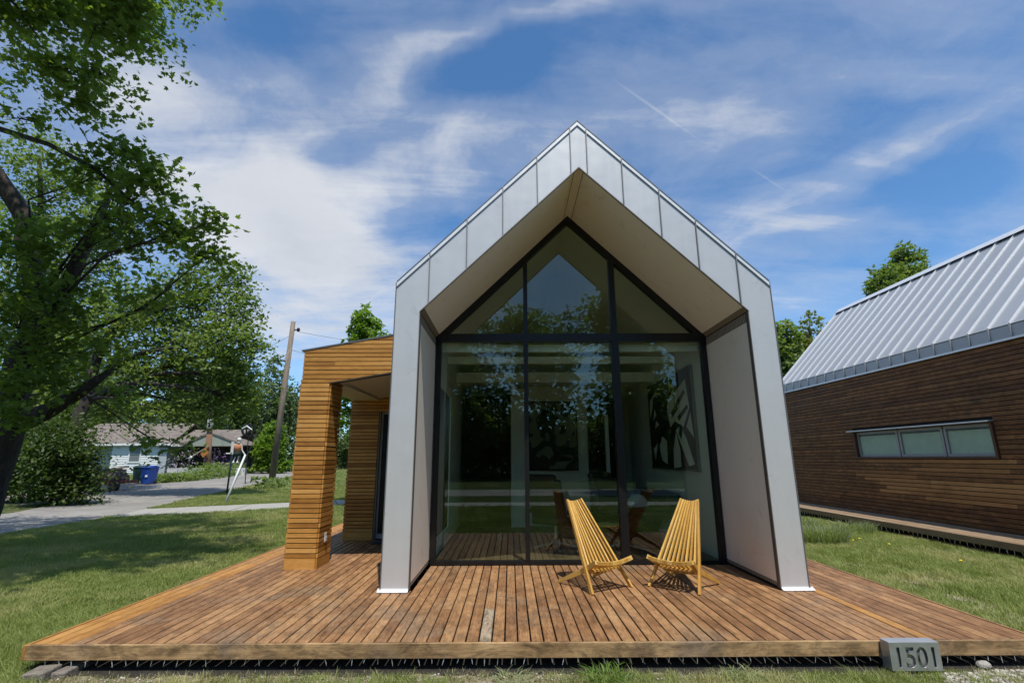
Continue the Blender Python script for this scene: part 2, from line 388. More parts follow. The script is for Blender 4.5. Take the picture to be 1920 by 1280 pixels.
def sheet(name, pts, z, mat, label=None):
    mb = MB(); n = len(pts); mb.add([(p[0], p[1], z) for p in pts], [tuple(range(n))]); o = mb.build(name, mat)
    o.data.update()
    if o.data.polygons[0].normal.z < 0: o.data.flip_normals()
    return struct(o, label)
def strip(name, near, far, z, mat):
    mb = MB(); n = len(near)
    mb.add([(p[0], p[1], z) for p in near]+[(p[0], p[1], z) for p in far], [(i, i+1, n+i+1, n+i) for i in range(n-1)])
    o = mb.build(name, mat)
    if o.data.polygons[0].normal.z < 0: o.data.flip_normals()
    return struct(o)
strip('road', [(-10.9,-45),(-11,5),(-11.1,12.),(-11.15,14.),(-11.95,17.),(-14.3,24.8),(-16.95,35.6),(-20.7,48.4),(-27,78.8),(-20,110)],
      [(-15.2,-45),(-15.2,5),(-15.3,12.),(-15.4,16.1),(-17.4,20.5),(-20.6,26.4),(-24.7,37.9),(-28.7,49.3),(-38,72),(-32,120)], GZ+.02, M_['asphalt'])
strip('cross_road', [(-24.5,62),(-12,66),(20,70),(60,72)], [(-26,70),(-12,74),(20,78),(60,80)], GZ+.016, M_['asphalt'])
# concrete walk, in slabs with joints
near_w = [(-11.2,14.4),(-10.3,15.1),(-7.3,17.15),(-4.7,19.0),(-1.5,21.3)]; far_w = [(-12.0,17.0),(-10.4,17.9),(-8.2,19.2),(-5.6,21.1),(-2.6,23.2)]
for k in range(4):
    for h in range(2):
        a0, a1 = h/2, (h+1)/2
        L = lambda P_, t: (P_[k][0]+(P_[k+1][0]-P_[k][0])*t, P_[k][1]+(P_[k+1][1]-P_[k][1])*t)
        q = [L(near_w, a0+.006), L(near_w, a1-.006), L(far_w, a1-.006), L(far_w, a0+.006)]
        mb = MB(); mb.prism([(x, y, GZ-.05) for x, y in q], (0, 0, .085)); struct(mb.build('path_slab', M_['concrete']))
# walk behind the camera that the glass mirrors
mb = MB(); mb.box(-30, -4.6, GZ-.05, 22, -3.2, GZ+.03); struct(mb.build('pavement', M_['concrete']))
mb = MB(); mb.box(-10.8, -12.5, GZ-.05, 60, -8, GZ+.015); struct(mb.build('street', M_['asphalt']))
dr = [gr(40,948), gr(130,938), gr(210,921), gr(300,908), gr(345,904), gr(300,899), gr(180,900), gr(60,915), gr(0,935)]
sheet('driveway', dr, GZ+.012, M_['gravel'])
# dirt in front of the deck, then a sheet darkened for the shade below
edge = [(-3.4,4.1)]+[(x, 3.5+.1*math.sin(x*5.1)+.06*math.sin(x*11.3+1)) for x in np.arange(-3.2, 5.6, .2)]+[(5.4,4.1),(4.35,4.4),(-3.6,4.4)]
sheet('soil', edge, GZ+.006, M_['soil'])
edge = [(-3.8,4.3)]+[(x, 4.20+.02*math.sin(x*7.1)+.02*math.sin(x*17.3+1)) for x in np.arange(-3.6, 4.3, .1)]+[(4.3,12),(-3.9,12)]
sheet('shade_soil', edge, GZ+.010, soil_mat('shade_soil', (.012,.01,.008), (.03,.024,.018), (.06,.05,.038)))  # near-black soil colour paints the shade under the deck
sheet('dirt_patch', [(4.75+.6*math.cos(t)*(1+.2*math.sin(3*t)), 5.9+.5*math.sin(t)*(1+.2*math.cos(2*t))) for t in np.arange(0, 6.28, .3)], GZ+.004, M_['soil'])
sheet('dirt_verge', [gr(95,992)[:2], gr(150,985)[:2], gr(200,972)[:2], gr(215,980)[:2], gr(160,1000)[:2]], GZ+.004, M_['soil'])
for px, py, r in ((1640,1060,.35),(1720,1085,.3),(1860,1140,.35),(1560,1045,.2)):
    g = gr(px, py); sheet('dirt_patch', [(g.x+r*math.cos(t)*(1+.3*math.sin(3*t+px)), g.y+r*1.3*math.sin(t)*(1+.3*math.cos(2*t+py))) for t in np.arange(0, 6.28, .3)], GZ+.005, M_['soil'])

# ------------------------------------------------------------------ the deck
DY, DXL, DXR = 4.274, -3.76, 4.18
deck = thing('deck', (0, DY, -.11), 'low wide wooden deck with long planks around the gabled silver house', 'deck')
def plank_mesh(x0, x1, y0, y1, z0, z1, ch=.004):
    mb = MB(); pr = [(x0, z0), (x1, z0), (x1, z1-ch), (x1-ch, z1), (x0+ch, z1), (x0, z1-ch)]
    mb.prism([(x, y0, z) for x, z in pr], (0, y1-y0, 0)); return mb
NP = 77; pitch = (DXR-DXL)/NP
for i in range(NP):
    x0 = DXL+i*pitch; xc = x0+pitch/2
    if -1.42 < xc < 3.25: yend = 7.12 if -1.12 < xc < 2.95 else 17
    elif xc < -1.4: yend = 12.2
    else: yend = 13.0
    if -3.0 < xc < -1.4: yend = 9.4
    if (-1.42 < xc <= -1.12) or (2.95 <= xc < 3.25): yend = 5.86
    cuts = [DY+.034]
    if yend > 7.5: cuts += sorted([DY+.034+rnd.uniform(2.2, 4.6)])
    elif rnd.random() < .45 or 15 < i < 45: cuts += [DY+rnd.choice([.9, 1.32, 1.33, 1.75, 2.1])]
    cuts.append(yend)
    for a, b in zip(cuts[:-1], cuts[1:]):
        if b-a < .15: continue
        mt = M_['deck']; lb = None
        if i in (0, 1, 2): mt = M_['deck_new']; lb = 'bright orange plank at the left edge'
        if i == 68 and a < 5: mt = M_['deck_new']; lb = 'bright orange plank by the right foot of the house'
        if i == 34 and a < 5: mt = M_['deck_old']; lb = 'bleached grey plank near the middle'
        zt = rnd.uniform(-.0015, .0015); gap = .0045+rnd.uniform(0, .0025)
        plank_mesh(x0+gap, x0+pitch-gap, a+.002, b-.002, -.026, zt).build('plank', mt, deck, label=lb)
mb = MB(); mb.box(DXL-.004, DY, -.106, DXR+.004, DY+.028, .0015); mb.build('fascia_board', M_['deck_x'], deck, bevel=.004)
mb = MB(); mb.box(DXL-.03, DY+.001, -.106, DXL-.006, 12.2, .001); mb.build('fascia_board', M_['deck_new'], deck, bevel=.003)
mb = MB(); mb.box(DXR+.006, DY+.001, -.106, DXR+.03, 13, .001); mb.build('fascia_board', M_['deck'], deck, bevel=.003)
jm = MB()
for y in np.arange(DY+.35, 12, .6): jm.box(DXL+.02, y, -.16, DXR-.02, y+.04, -.03)
jm.build('joists', M_['dark'], deck)
sc_me = None
for i in range(NP):
    if rnd.random() < .12: continue
    x = DXL+(i+.5)*pitch+rnd.uniform(-.006, .006); L = rnd.uniform(.03, .055); ti = rnd.uniform(-.012, .012)
    if sc_me is None:
        mb = MB(); mb.tube([(0,0,0),(.001,0,-.02),(0,-.001,-.045)], [.0032,.0028,.0012], 5)
        o = mb.build('screw', M_['zinc'], deck, local=True); sc_me = o.data
    else:
        o = bpy.data.objects.new('screw', sc_me); C.objects.link(o); o.parent = deck
    o.location = Vector((x, DY+.012, -.106))-wloc(deck); o.rotation_euler = (rnd.uniform(-.2, .1), rnd.uniform(-.35, .35), 0)
    o.scale = (1, 1, L/.045)

# ------------------------------------------------------------------ the silver gabled house
x0, x1, x0i, x1i = -1.403, 3.232, -1.106, 2.932
Yf, Yg, ze, zr, zei, zri, xc = 5.793, 7.174, 3.531, 5.825, 3.158, 5.136, .9148
so = (zr-ze)/(xc-x0); si = (zri-zei)/(xc-x0i)
zo = lambda x: zr-so*abs(x-xc)
zi = lambda x: zri-si*abs(x-xc)
house = thing('gabled_house', (xc, Yf, 0), 'small gabled house framed in silver metal with a full height glass front', 'house')
seams = [-1.004,-.543,-.086,.365,.812,1.03,1.483,1.945,2.384,2.853]
T = .006
def facepoly(pts, name='metal_panel', mat='silver', y=Yf, t=T, lab=None, parent=house):
    mb = MB(); mb.prism([(x, y, z) for x, z in pts], (0, -t, 0)); return mb.build(name, M_[mat], parent, label=lab)
g_ = .004
facepoly([(x0,.02),(x0i,.02),(x0i,zei),(seams[0]-g_, zi(seams[0]-g_)),(seams[0]-g_, zo(seams[0]-g_)),(x0, ze)])
facepoly([(x1,.02),(x1i,.02),(x1i,zei),(seams[-1]+g_, zi(seams[-1]+g_)),(seams[-1]+g_, zo(seams[-1]+g_)),(x1, ze)])
for a, b in zip(seams[:-1], seams[1:]):
    a, b = a+g_, b-g_
    if a < xc < b: p = [(a,zi(a)),(xc,zri),(b,zi(b)),(b,zo(b)),(xc,zr),(a,zo(a))]
    else: p = [(a,zi(a)),(b,zi(b)),(b,zo(b)),(a,zo(a))]
    facepoly(p)
for s in seams:
    mb = MB(); mb.box(s-.0055, Yf-.026, zi(s)-.02, s+.0055, Yf-T+.001, zo(s)+.008); mb.build('seam', M_['seamdark'], house)
# shell behind the face (walls and roof planes with thickness), running back
YB = 25.0
def slab(p, q, r, s_, off, name, mat):
    mb = MB(); mb.prism([p, q, r, s_], off); return mb.build(name, mat, house)
th = .10
mb = MB()
for a_ in ((Yf, 0, 7.6, ze-.004), (9.1, 0, YB, ze-.004), (7.6, 0, 9.1, .25), (7.6, 2.5, 9.1, ze-.004)): mb.box(x0+.002, a_[0], a_[1], x0+th, a_[2], a_[3])
mb.build('wall', M_['silver'], house)
mb = MB(); mb.box(x1-th, Yf, .0, x1-.002, YB, ze-.004); mb.build('wall', M_['silver'], house)
for sg in (-1, 1):
    xe = x0 if sg < 0 else x1
    mb = MB(); mb.prism([(xc, Yf, zr-.003), (xe, Yf, ze-.003), (xe-sg*.004, Yf, ze-.14), (xc, Yf, zr-.14)], (0, YB-Yf, 0)); rf = mb.build('roof', M_['roofm'], house)
    for k in range(48):
        y = Yf+.2+k*.4; nrm = Vector((sg*so, 0, 1)).normalized()*.014
        mb = MB(); mb.beam((xc+sg*.03, y, zo(xc+.03)+.012), (xe, y, ze+.012), .012, .026); mb.build('roof_seam', M_['seam'], rf)
facepoly([(x0+.01,.0),(x0i,0),(x0i,zei),(xc,zri),(x1i,zei),(x1i,0),(x1-.01,0),(x1-.01,ze-.02),(xc,zr-.02),(x0+.01,ze-.02)][:5]+[(xc, zr-.02), (x0+.01, ze-.02)], 'backing', 'dark', Yf+.012, .012)
facepoly([(x1-.01,0),(x1i,0),(x1i,zei),(xc+.001,zri),(xc+.001,zr-.02),(x1-.01,ze-.02)], 'backing', 'dark', Yf+.012, .012)
# raised coping strip that follows the rake, bright in the sun, and thin edge trims
for sg, xe in ((-1, x0), (1, x1)):
    ins = .055
    facepoly([(xe, ze+.004),(xc, zr+.004),(xc, zr-ins),(xe, ze-ins)], 'coping', 'cap', Yf-T-.001, .007)
    facepoly([(xe, ze-ins-.001),(xc, zr-ins-.001),(xc, zr-ins-.010),(xe, ze-ins-.010)], 'edge_trim', 'trim', Yf-T-.001, .012)
    facepoly([(xe, ze+.016),(xc, zr+.018),(xc, zr+.006),(xe, ze+.005)], 'edge_trim', 'trim', Yf-.0, .02)
    mb = MB(); mb.box(xe+(0 if sg > 0 else -.012), Yf-.012, .0, xe+(.012 if sg > 0 else 0), Yf+.02, ze); mb.build('edge_trim', M_['trim'], house)
    xi = x0i if sg < 0 else x1i
    facepoly([(xi, zei),(xc, zri),(xc, zri-.016),(xi-sg*.0, zei-.016)], 'edge_trim', 'trimbrown', Yf+.004, .022)
    mb = MB(); mb.box(xi-(0 if sg < 0 else .01), Yf-.012, .02, xi+(.01 if sg < 0 else 0), Yf+.055, zei-.01); mb.build('edge_trim', M_['trimbrown'], house)
    # linings
    o_ = 0.0
    mb = MB(); mb.box(xi, Yf+.05, .07, xi+sg*.012, Yg, zei-.13); mb.build('lining_panel', M_['lining'], house)
    mb = MB(); mb.box(xi, Yf+.05, zei-.125, xi+sg*.011, Yg, zei-.015); mb.build('vent_strip', M_['vent'], house)
    mb = MB(); mb.box(xi+sg*.002, Yf+.05, .03, xi+sg*.014, Yg, .062); mb.build('vent_strip', M_['vent'], house)
    mb = MB(); mb.box(xi+sg*.01, Yf+.03, 0, xi+sg*.06, Yg, 3.3); mb.build('backing', M_['dark'], house)
    vw = .085
    mb = MB(); xa = xi-sg*.05; xb = xc+sg*vw
    mb.prism([(xa, Yf+.02, zi(xa)), (xb, Yf+.02, zi(xb)), (xb, Yf+.02, zi(xb)+.014), (xa, Yf+.02, zi(xa)+.014)], (0, Yg-Yf-.02, 0)); mb.build('soffit_panel', M_['soffit'], house)
    mb = MB(); mb.prism([(xi, Yf+.02, zei), (xa+sg*.003, Yf+.02, zi(xa+sg*.003)), (xa+sg*.003, Yf+.02, zi(xa)+.01), (xi, Yf+.02, zei+.012)], (0, Yg-Yf-.02, 0)); mb.build('vent_strip', M_['vent'], house)
    mb = MB(); mb.prism([(xc, Yf+.02, zri+.001), (xb-sg*.003, Yf+.02, zi(xb)+.004), (xb-sg*.003, Yf+.02, zi(xb)+.02), (xc, Yf+.02, zri+.02)], (0, Yg-Yf-.02, 0)); mb.build('ridge_strip', M_['soffit'], house)
    for q in (.018, .062):
        xq = xc+sg*q; mb = MB(); mb.prism([(xq-.006, Yf+.03, zi(xq)-.002), (xq+.006, Yf+.03, zi(xq)-.002), (xq+.006, Yf+.03, zi(xq)+.006), (xq-.006, Yf+.03, zi(xq)+.006)], (0, Yg-Yf-.04, 0))
        if q > .03: mb.build('vent_strip', M_['vent'], house)
    # foot flashing
    xa, xb = (x0-.035, x0i+.0) if sg < 0 else (x1i, x1+.045)
    mb = MB(); mb.prism([(xa, Yf-.008, .004), (xa, Yf-.05, .004), (xa, Yf-.052, .011), (xa, Yf-.012, .026), (xa, Yf-.008, .04)], (xb-xa, 0, 0)); mb.build('foot_flashing', M_['cap'], house)
# glazing
fr = .055
def fbox(*a, nm='window_frame'): mb = MB(); mb.box(*a); return mb.build(nm, M_['black'], house)
ya, yb = Yg-.045, Yg+.05
fw = .085
fbox(x0i+.012, ya, 0, x0i+fw, yb, zei-.02); fbox(x1i-fw, ya, 0, x1i-.012, yb, zei-.02)
fbox(x0i+fw+.001, ya+.004, 0.0, x1i-fw-.001, yb, .052, nm='window_sill')
fbox(x0i+.013, ya-.006, 3.092, x1i-.013, yb-.004, 3.212, nm='transom')
for xm, wl, wu in ((.236, .062, .062), (1.565, .11, .085)):
    fbox(xm-wl/2, ya-.002, .053, xm+wl/2, yb-.002, 3.091, nm='mullion')
    mb = MB(); a, b = xm-wu/2, xm+wu/2; mb.prism([(a, ya-.002, 3.213), (b, ya-.002, 3.213), (b, ya-.002, zi(b)-.03), (a, ya-.002, zi(a)-.03)], (0, yb-ya-.004, 0)); mb.build('mullion', M_['black'], house)
for sg, xi in ((-1, x0i), (1, x1i)):
    mb = MB(); hh = .125
    mb.prism([(xi, ya, zei), (xc, ya, zri), (xc, ya, zri-hh), (xi-sg*.02, ya, zi(xi-sg*.02)-hh)], (0, yb-ya, 0)); mb.build('window_frame', M_['black'], house)
def pane(pts):
    mb = MB(); mb.prism([(x, Yg+.012, z) for x, z in pts], (0, -.008, 0)); return mb.build('glass_pane', M_['glass'], house)
xl, xr = x0i+.05, x1i-.05
pane([(xl,.03),(.236,.03),(.236,3.12),(xl,3.12)]); pane([(.237,.03),(1.565,.03),(1.565,3.12),(.237,3.12)]); pane([(1.566,.03),(xr,.03),(xr,3.12),(1.566,3.12)])
u = lambda x: zi(x)-.06
pane([(x0i+.1,3.18),(.236,3.18),(.236,u(.236)),(x0i+.1,u(x0i+.1))]); pane([(.237,3.18),(1.565,3.18),(1.565,u(1.565)),(xc,u(xc)),(.237,u(.237))]); pane([(1.566,3.18),(x1i-.1,3.18),(x1i-.1,u(x1i-.1)),(1.566,u(1.566))])
for a, b in ((x0i+.09,.2),(.272,1.505),(1.625,x1i-.09)):
    mb = MB(); mb.box(a, Yg+.09, 2.965, b, Yg+.17, 3.075); mb.build('roller_blind', M_['white'], house)
# interior shell
def inb(a, nm, mat='inwall'): mb = MB(); mb.box(*a); return mb.build(nm, M_[mat] if isinstance(mat, str) else mat, house)
YI = 12.2
M_['infloor'] = wood('interior_floor', [(0,(.1,.06,.035)),(.5,(.19,.13,.08)),(1,(.26,.18,.12))], 'y', .1, (.2,.17,.14), .4)
inb((x0i+.02, Yg+.06, -.02, x1i-.02, YI, .012), 'interior_floor', 'infloor')
mb = MB()
for a_ in ((Yg+.055, 0, 7.6, 3.3), (9.1, 0, YI, 3.3), (7.6, 0, 9.1, .25), (7.6, 2.5, 9.1, 3.3)): mb.box(x0i, a_[0], a_[1], x0i+.02, a_[2], a_[3])
mb.build('interior_wall', M_['inwall'], house)
f_ = MB(); f_.box(x0+.03, 7.6, .25, x0+.08, 7.66, 2.5); f_.box(x0+.03, 9.04, .25, x0+.08, 9.1, 2.5); f_.box(x0+.03, 7.661, .25, x0+.08, 9.039, .31); f_.box(x0+.03, 7.661, 2.44, x0+.08, 9.039, 2.5); sw_ = f_.build('added_window', M_['black'], house)  # unseen opening added to let light into the room
f_ = MB(); f_.box(x0+.05, 7.65, .3, x0+.056, 9.05, 2.45); f_.build('pane', M_['winglass'], sw_)  # pane of the added, unseen window
inb((x1i-.02, Yg+.055, 0, x1i, YI, 3.3), 'interior_wall')
inb((x0i, YI, 0, x1i, YI+.1, 5.2), 'interior_wall')
for sg, xi in ((-1, x0i), (1, x1i)):
    mb = MB(); mb.prism([(xi, Yg+.06, zei+.1), (xc, Yg+.06, zri-.02), (xc, Yg+.06, zri+.04), (xi, Yg+.06, zei+.16)], (0, YI-Yg-.06, 0)); mb.build('interior_ceiling', M_['inwall'], house)
inb((x0i+.02, 9.9, 2.9, x1i-.02, 10.05, 3.1), 'ceiling_beam'); inb((x0i+.02, 8.5, 3.02, x1i-.02, 8.6, 3.14), 'ceiling_beam')
inb((x0i+.02, 10.05, 2.98, x1i-.02, YI, 3.06), 'loft_ceiling')
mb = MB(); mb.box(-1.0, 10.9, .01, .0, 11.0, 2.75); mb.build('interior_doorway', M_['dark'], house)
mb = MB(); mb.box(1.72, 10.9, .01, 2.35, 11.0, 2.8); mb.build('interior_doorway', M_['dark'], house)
inb((.02, 10.8, .01, .32, 11.1, 2.9), 'interior_column', 'white'); inb((2.02, 10.6, .01, 2.09, 10.7, 2.3), 'curtain', 'white')
inb((.33, 11.0, .01, 1.7, 11.08, 2.97), 'interior_partition')

# ---------- things inside the house
def canvas_mat(name, dark_, light_, seed, sc):
    m, n, b, out = mat_base(name); tc = n.new('ShaderNodeTexCoord').outputs['Object']
    v = n.mapv(tc, loc=(seed, seed*.7, 0), rot=(R_(28), 0, 0), scale=sc)
    f = n.noise(v, 1.8, 2, .4, 1.5); k = n.mr(f, .47, .5)
    w2 = n.noise(n.mapv(tc, rot=(R_(-35), 0, 0), scale=(1, 6, 1.2)), 1.5, 2, .4, .6); k = n.m('MULTIPLY', k, n.mr(w2, .42, .46))
    n.l.new(n.mix(k, c4(dark_), c4(light_)), b.inputs['Base Color']); b.inputs['Roughness'].default_value = .7; return m
pt = thing('painting', (x1i-.05, 8.9, 1.2), 'large black and white abstract painting of broad slanting strokes on the right wall inside', 'painting')
cy0, cy1, cz0, cz1 = 7.75, 10.2, 1.22, 2.82; XC = x1i-.06
mb = MB(); mb.box(XC, cy0, cz0, XC+.03, cy1, cz1); mb.build('canvas', plain('canvas_black', (.012,.012,.014), .6), pt)
lightp = plain('stroke_white', (.72,.74,.68), .7, 0, .12, 4); darkp = plain('stroke_black', (.012,.012,.014), .6)
def stroke(pts, mt, dx):
    mb = MB(); mb.prism([(XC-dx, cy0+(cy1-cy0)*a_, cz0+(cz1-cz0)*b_) for a_, b_ in pts], (-.002, 0, 0)); mb.build('brush_stroke', mt, pt)
for pts in ([(.06,.60),(.10,.90),(.33,.80),(.36,.5),(.2,.42)], [(.37,.5),(.35,.84),(.50,.74),(.52,.62),(.47,.44)], [(.05,.05),(.15,.03),(.36,.40),(.24,.45),(.16,.3)], [(.02,.3),(.05,.55),(.14,.42)],
            [(.30,.02),(.46,.0),(.44,.2),(.36,.38),(.30,.2)], [(.58,.3),(.68,.36),(.93,.22),(.9,.08),(.8,.3),(.72,.08),(.6,.04)], [(.72,.86),(.78,.9),(.96,.82),(.97,.6),(.9,.72),(.86,.84)], [(.74,.5),(.82,.56),(.86,.46)], [(.8,.62),(.84,.7),(.9,.56)], [(.4,.9),(.44,.98),(.42,.84)]):
    stroke(pts, lightp, .002)
for pts in ([(.12,.76),(.14,.80),(.34,.68),(.30,.64)], [(.28,.62),(.30,.68),(.44,.60),(.42,.54)], [(.08,.60),(.10,.64),(.3,.54),(.28,.49)], [(.04,.2),(.06,.22),(.22,.40),(.2,.36)], [(.2,.42),(.26,.46),(.3,.36),(.26,.3)]): stroke(pts, darkp, .0045)
mb = MB()
mb.box(XC-.006, cy0-.03, cz0-.03, XC+.035, cy0-.001, cz1+.03); mb.box(XC-.006, cy1+.001, cz0-.03, XC+.035, cy1+.03, cz1+.03); mb.box(XC-.006, cy0, cz0-.03, XC+.035, cy1, cz0-.001); mb.box(XC-.006, cy0, cz1+.001, XC+.035, cy1, cz1+.03)
mb.build('frame', M_['trim'], pt)
pt = thing('painting', (.85, 10.98, .9), 'square dark painting with a pale lower half on the partition between the doorways', 'painting')
mb = MB(); mb.box(.42, 10.965, 1.17, 1.45, 10.99, 2.6); mb.build('canvas', canvas_mat('dark_canvas', (.015,.02,.012), (.2,.21,.16), 8, (1.4, 1, 1.2)), pt)
mb = MB(); mb.box(.39, 10.96, 1.14, .419, 10.992, 2.63); mb.box(1.451, 10.96, 1.14, 1.48, 10.992, 2.63); mb.box(.42, 10.96, 1.14, 1.45, 10.992, 1.169); mb.box(.42, 10.96, 2.601, 1.45, 10.992, 2.63); mb.build('frame', M_['dark'], pt)
M_['leather'] = plain('black_leather', (.02,.018,.017), .45, 0, .2, 12, .2)
def lounge(loc, rz, label):
    t = thing('lounge_chair', loc, label, 'chair', 'dark swivel lounge chairs behind the glass', rz)
    def pad(nm, c, s_, rx):
        mb = MB(); mb.box(-s_[0], -s_[1], -s_[2], s_[0], s_[1], s_[2]); o = mb.build(nm, M_['leather'], t, local=True, smooth=True)
        o.location = c; o.rotation_euler = (rx, 0, 0); b = o.modifiers.new('b', 'BEVEL'); b.width = min(s_)*.7; b.segments = 4; return o
    pad('seat', (0, 0, .42), (.3, .29, .07), R_(8)); pad('backrest', (0, .31, .75), (.29, .06, .33), R_(-20)); pad('headrest', (0, .45, 1.05), (.24, .05, .1), R_(-22))
    pad('armrest', (-.34, .02, .58), (.04, .22, .03), 0); pad('armrest', (.34, .02, .58), (.04, .22, .03), 0)
    mb = MB(); mb.tube([(0,0,.1),(0,0,.36)], .025, 8); mb.build('column', M_['steel'], t, local=True)
    for k in range(4):
        a = k*math.pi/2+.6; mb = MB(); mb.beam((0,0,.11), (.36*math.cos(a), .36*math.sin(a), .03), .05, .025, w2=.03, h2=.02); mb.build('leg', M_['steel'], t, local=True)
    return t
lounge((.72, 8.25, .012), 2.6, 'dark lounge chair on steel star legs behind the glass, left of the wooden chairs')
lounge((1.75, 8.1, .012), .6, 'dark lounge chair on star legs behind the glass between the two wooden chairs')
t = thing('side_table', (1.42, 7.75, .012), 'small low table with a pale yellow dished top inside behind the wooden chairs', 'table')
mb = MB(); mb.lathe((1.42, 7.75, .4), [(.05,0),(.17,.02),(.2,.05),(.17,.04),(.03,.03)], 14); mb.build('table_top', plain('yellow_top', (.5,.4,.14), .5), t, smooth=True)
for a in (0, 2.1, 4.2): mb = MB(); mb.tube([(1.42+.04*math.cos(a), 7.75+.04*math.sin(a), .4), (1.42+.17*math.cos(a), 7.75+.17*math.sin(a), .014)], .012, 6); mb.build('leg', M_['black'], t)
t = thing('sofa', (2.35, 9.6, .012), 'low dark green sofa against the right wall inside the house', 'sofa')
M_['sofa'] = plain('sofa_fabric', (.045,.06,.04), .9, 0, .2, 30, .2)
for nm, a in (('seat', (1.95,8.7,.12,2.8,10.4,.42)), ('backrest', (2.62,8.7,.425,2.88,10.4,.82)), ('armrest', (1.95,8.5,.1,2.86,8.69,.6)), ('armrest', (1.95,10.41,.1,2.86,10.6,.6))):
    mb = MB(); mb.box(*a); mb.build(nm, M_['sofa'], t, bevel=.04)
def cushion(loc, s_, mat, label):
    t = thing('cushion', loc, label, 'cushion'); mb = MB(); mb.ball((0,0,0), s_[0], s_[1], s_[2], 16, 10); o = mb.build('cushion_cover', mat, t, local=True, smooth=True); return t
cushion((2.2, 8.95, .60), (.2, .12, .19), plain('white_cushion', (.6,.62,.58), .9, 0, .1, 20, .3), 'plump white round cushion on the sofa inside')
m, n, b, out = mat_base('patterned_cloth'); tcn = n.new('ShaderNodeTexCoord').outputs['Object']; vo = n.new('ShaderNodeTexVoronoi'); n.l.new(tcn, vo.inputs[0]); vo.inputs['Scale'].default_value = 22
n.l.new(n.mix(n.mr(vo.outputs[0], .3, .36), (.6,.6,.56,1), (.03,.03,.03,1)), b.inputs['Base Color'])
cushion((1.78, 8.95, .64), (.2, .09, .22), m, 'black and white patterned cushion on the sofa inside')
t = thing('basket', (2.6, 8.15, .012), 'round grey woven basket by the right wall inside', 'basket')
mb = MB(); mb.lathe((2.6, 8.15, .012), [(.16,0),(.25,.12),(.27,.28),(.2,.42),(.17,.43),(.19,.4)], 18); mb.build('basket_body', plain('woven', (.22,.22,.2), .9, 0, .4, 60, .6), t, smooth=True)

# ------------------------------------------------------------------ the timber porch
M_['winframe0'] = plain('door_grey', (.3,.3,.3), .6)
porch = thing('timber_porch', (-2.2, 6.95, 0), 'orange timber clad entry porch with square column left of the silver house', 'porch')
PX0, PX1, PYF, PYC, PYB = -2.955, -2.56, 6.95, 7.42, 9.32
bp = .0625
zt = lambda x: 2.925+.177*(x+2.94)
zb = lambda x: 2.457+.168*(x+2.56)
def clip(poly, a, b, c):                 # keep a*x+b*z<=c
    out = []
    for i in range(len(poly)):
        p, q = poly[i], poly[(i+1) % len(poly)]; fp, fq = a*p[0]+b*p[1]-c, a*q[0]+b*q[1]-c
        if fp <= 0: out.append(p)
        if fp*fq < 0: t = fp/(fp-fq); out.append((p[0]+(q[0]-p[0])*t, p[1]+(q[1]-p[1])*t))
    return out
PXR = -1.415
def board_face(xa, xb, za, zb_, y, t=.018, name='board', mat='porch', clips=()):
    poly = [(xa, za), (xb, za), (xb, zb_), (xa, zb_)]
    for c_ in clips: poly = clip(poly, *c_)
    if len(poly) < 3: return
    mb = MB(); mb.prism([(x, y, z) for x, z in poly], (0, -t, 0)); mb.build(name, M_[mat], porch)
rows = [(.0, .135)]; z = .139
while z < 3.3: rows.append((z, z+bp-.0105)); z += bp
ctop = (-.177, 1, 2.925+.177*2.94-.01); clin = (.168, -1, -(2.457-.168*-2.56))
for k, (za, zb_) in enumerate(rows):
    dt = rnd.uniform(0, .004)
    if zb_ < 2.46: board_face(PX0, PX1, za, zb_, PYF, .02+dt)
    elif za < zt(PXR): 
        cut = [PX0, PXR]
        if rnd.random() < .5: cut.insert(1, rnd.uniform(-2.6, -1.8))
        for a, b in zip(cut[:-1], cut[1:]): board_face(a+.001, b-.001, za, zb_, PYF, .02+dt, clips=(ctop, clin))
    if zb_ < 2.46+.06:
        for X, t in ((PX1, .02+dt), (PX0, -.02-dt)):
            mb = MB(); mb.box(X, PYF, za, X+t, PYC, zb_); mb.build('board', M_['porch_y'], porch)
    if zb_ < 2.7:
        xe = -2.46 if zb_ < 2.30 else PXR
        board_face(PX0-.02, xe, za, zb_, PYB, .02+dt, clips=((-.168, 1, 2.50+.168*2.96),))
        mb = MB(); mb.box(PX0-.02, PYB+.002, za, PX0-.04-dt, 12.0, zb_); mb.build('board', M_['porch_y'], porch)
mb = MB(); mb.box(PX0+.001, PYF+.001, .0, PX1-.001, PYC, 2.5); mb.build('column_core', M_['dark'], porch)
mb = MB(); mb.prism([(PX0+.002,PYF+.001,2.4),(PX1,PYF+.001,2.455),(PXR,PYF+.001,zb(PXR)),(PXR,PYF+.001,zt(PXR)-.02),(PX0+.002,PYF+.001,zt(PX0)-.02)], (0,.12,0)); mb.build('lintel_core', M_['dark'], porch)
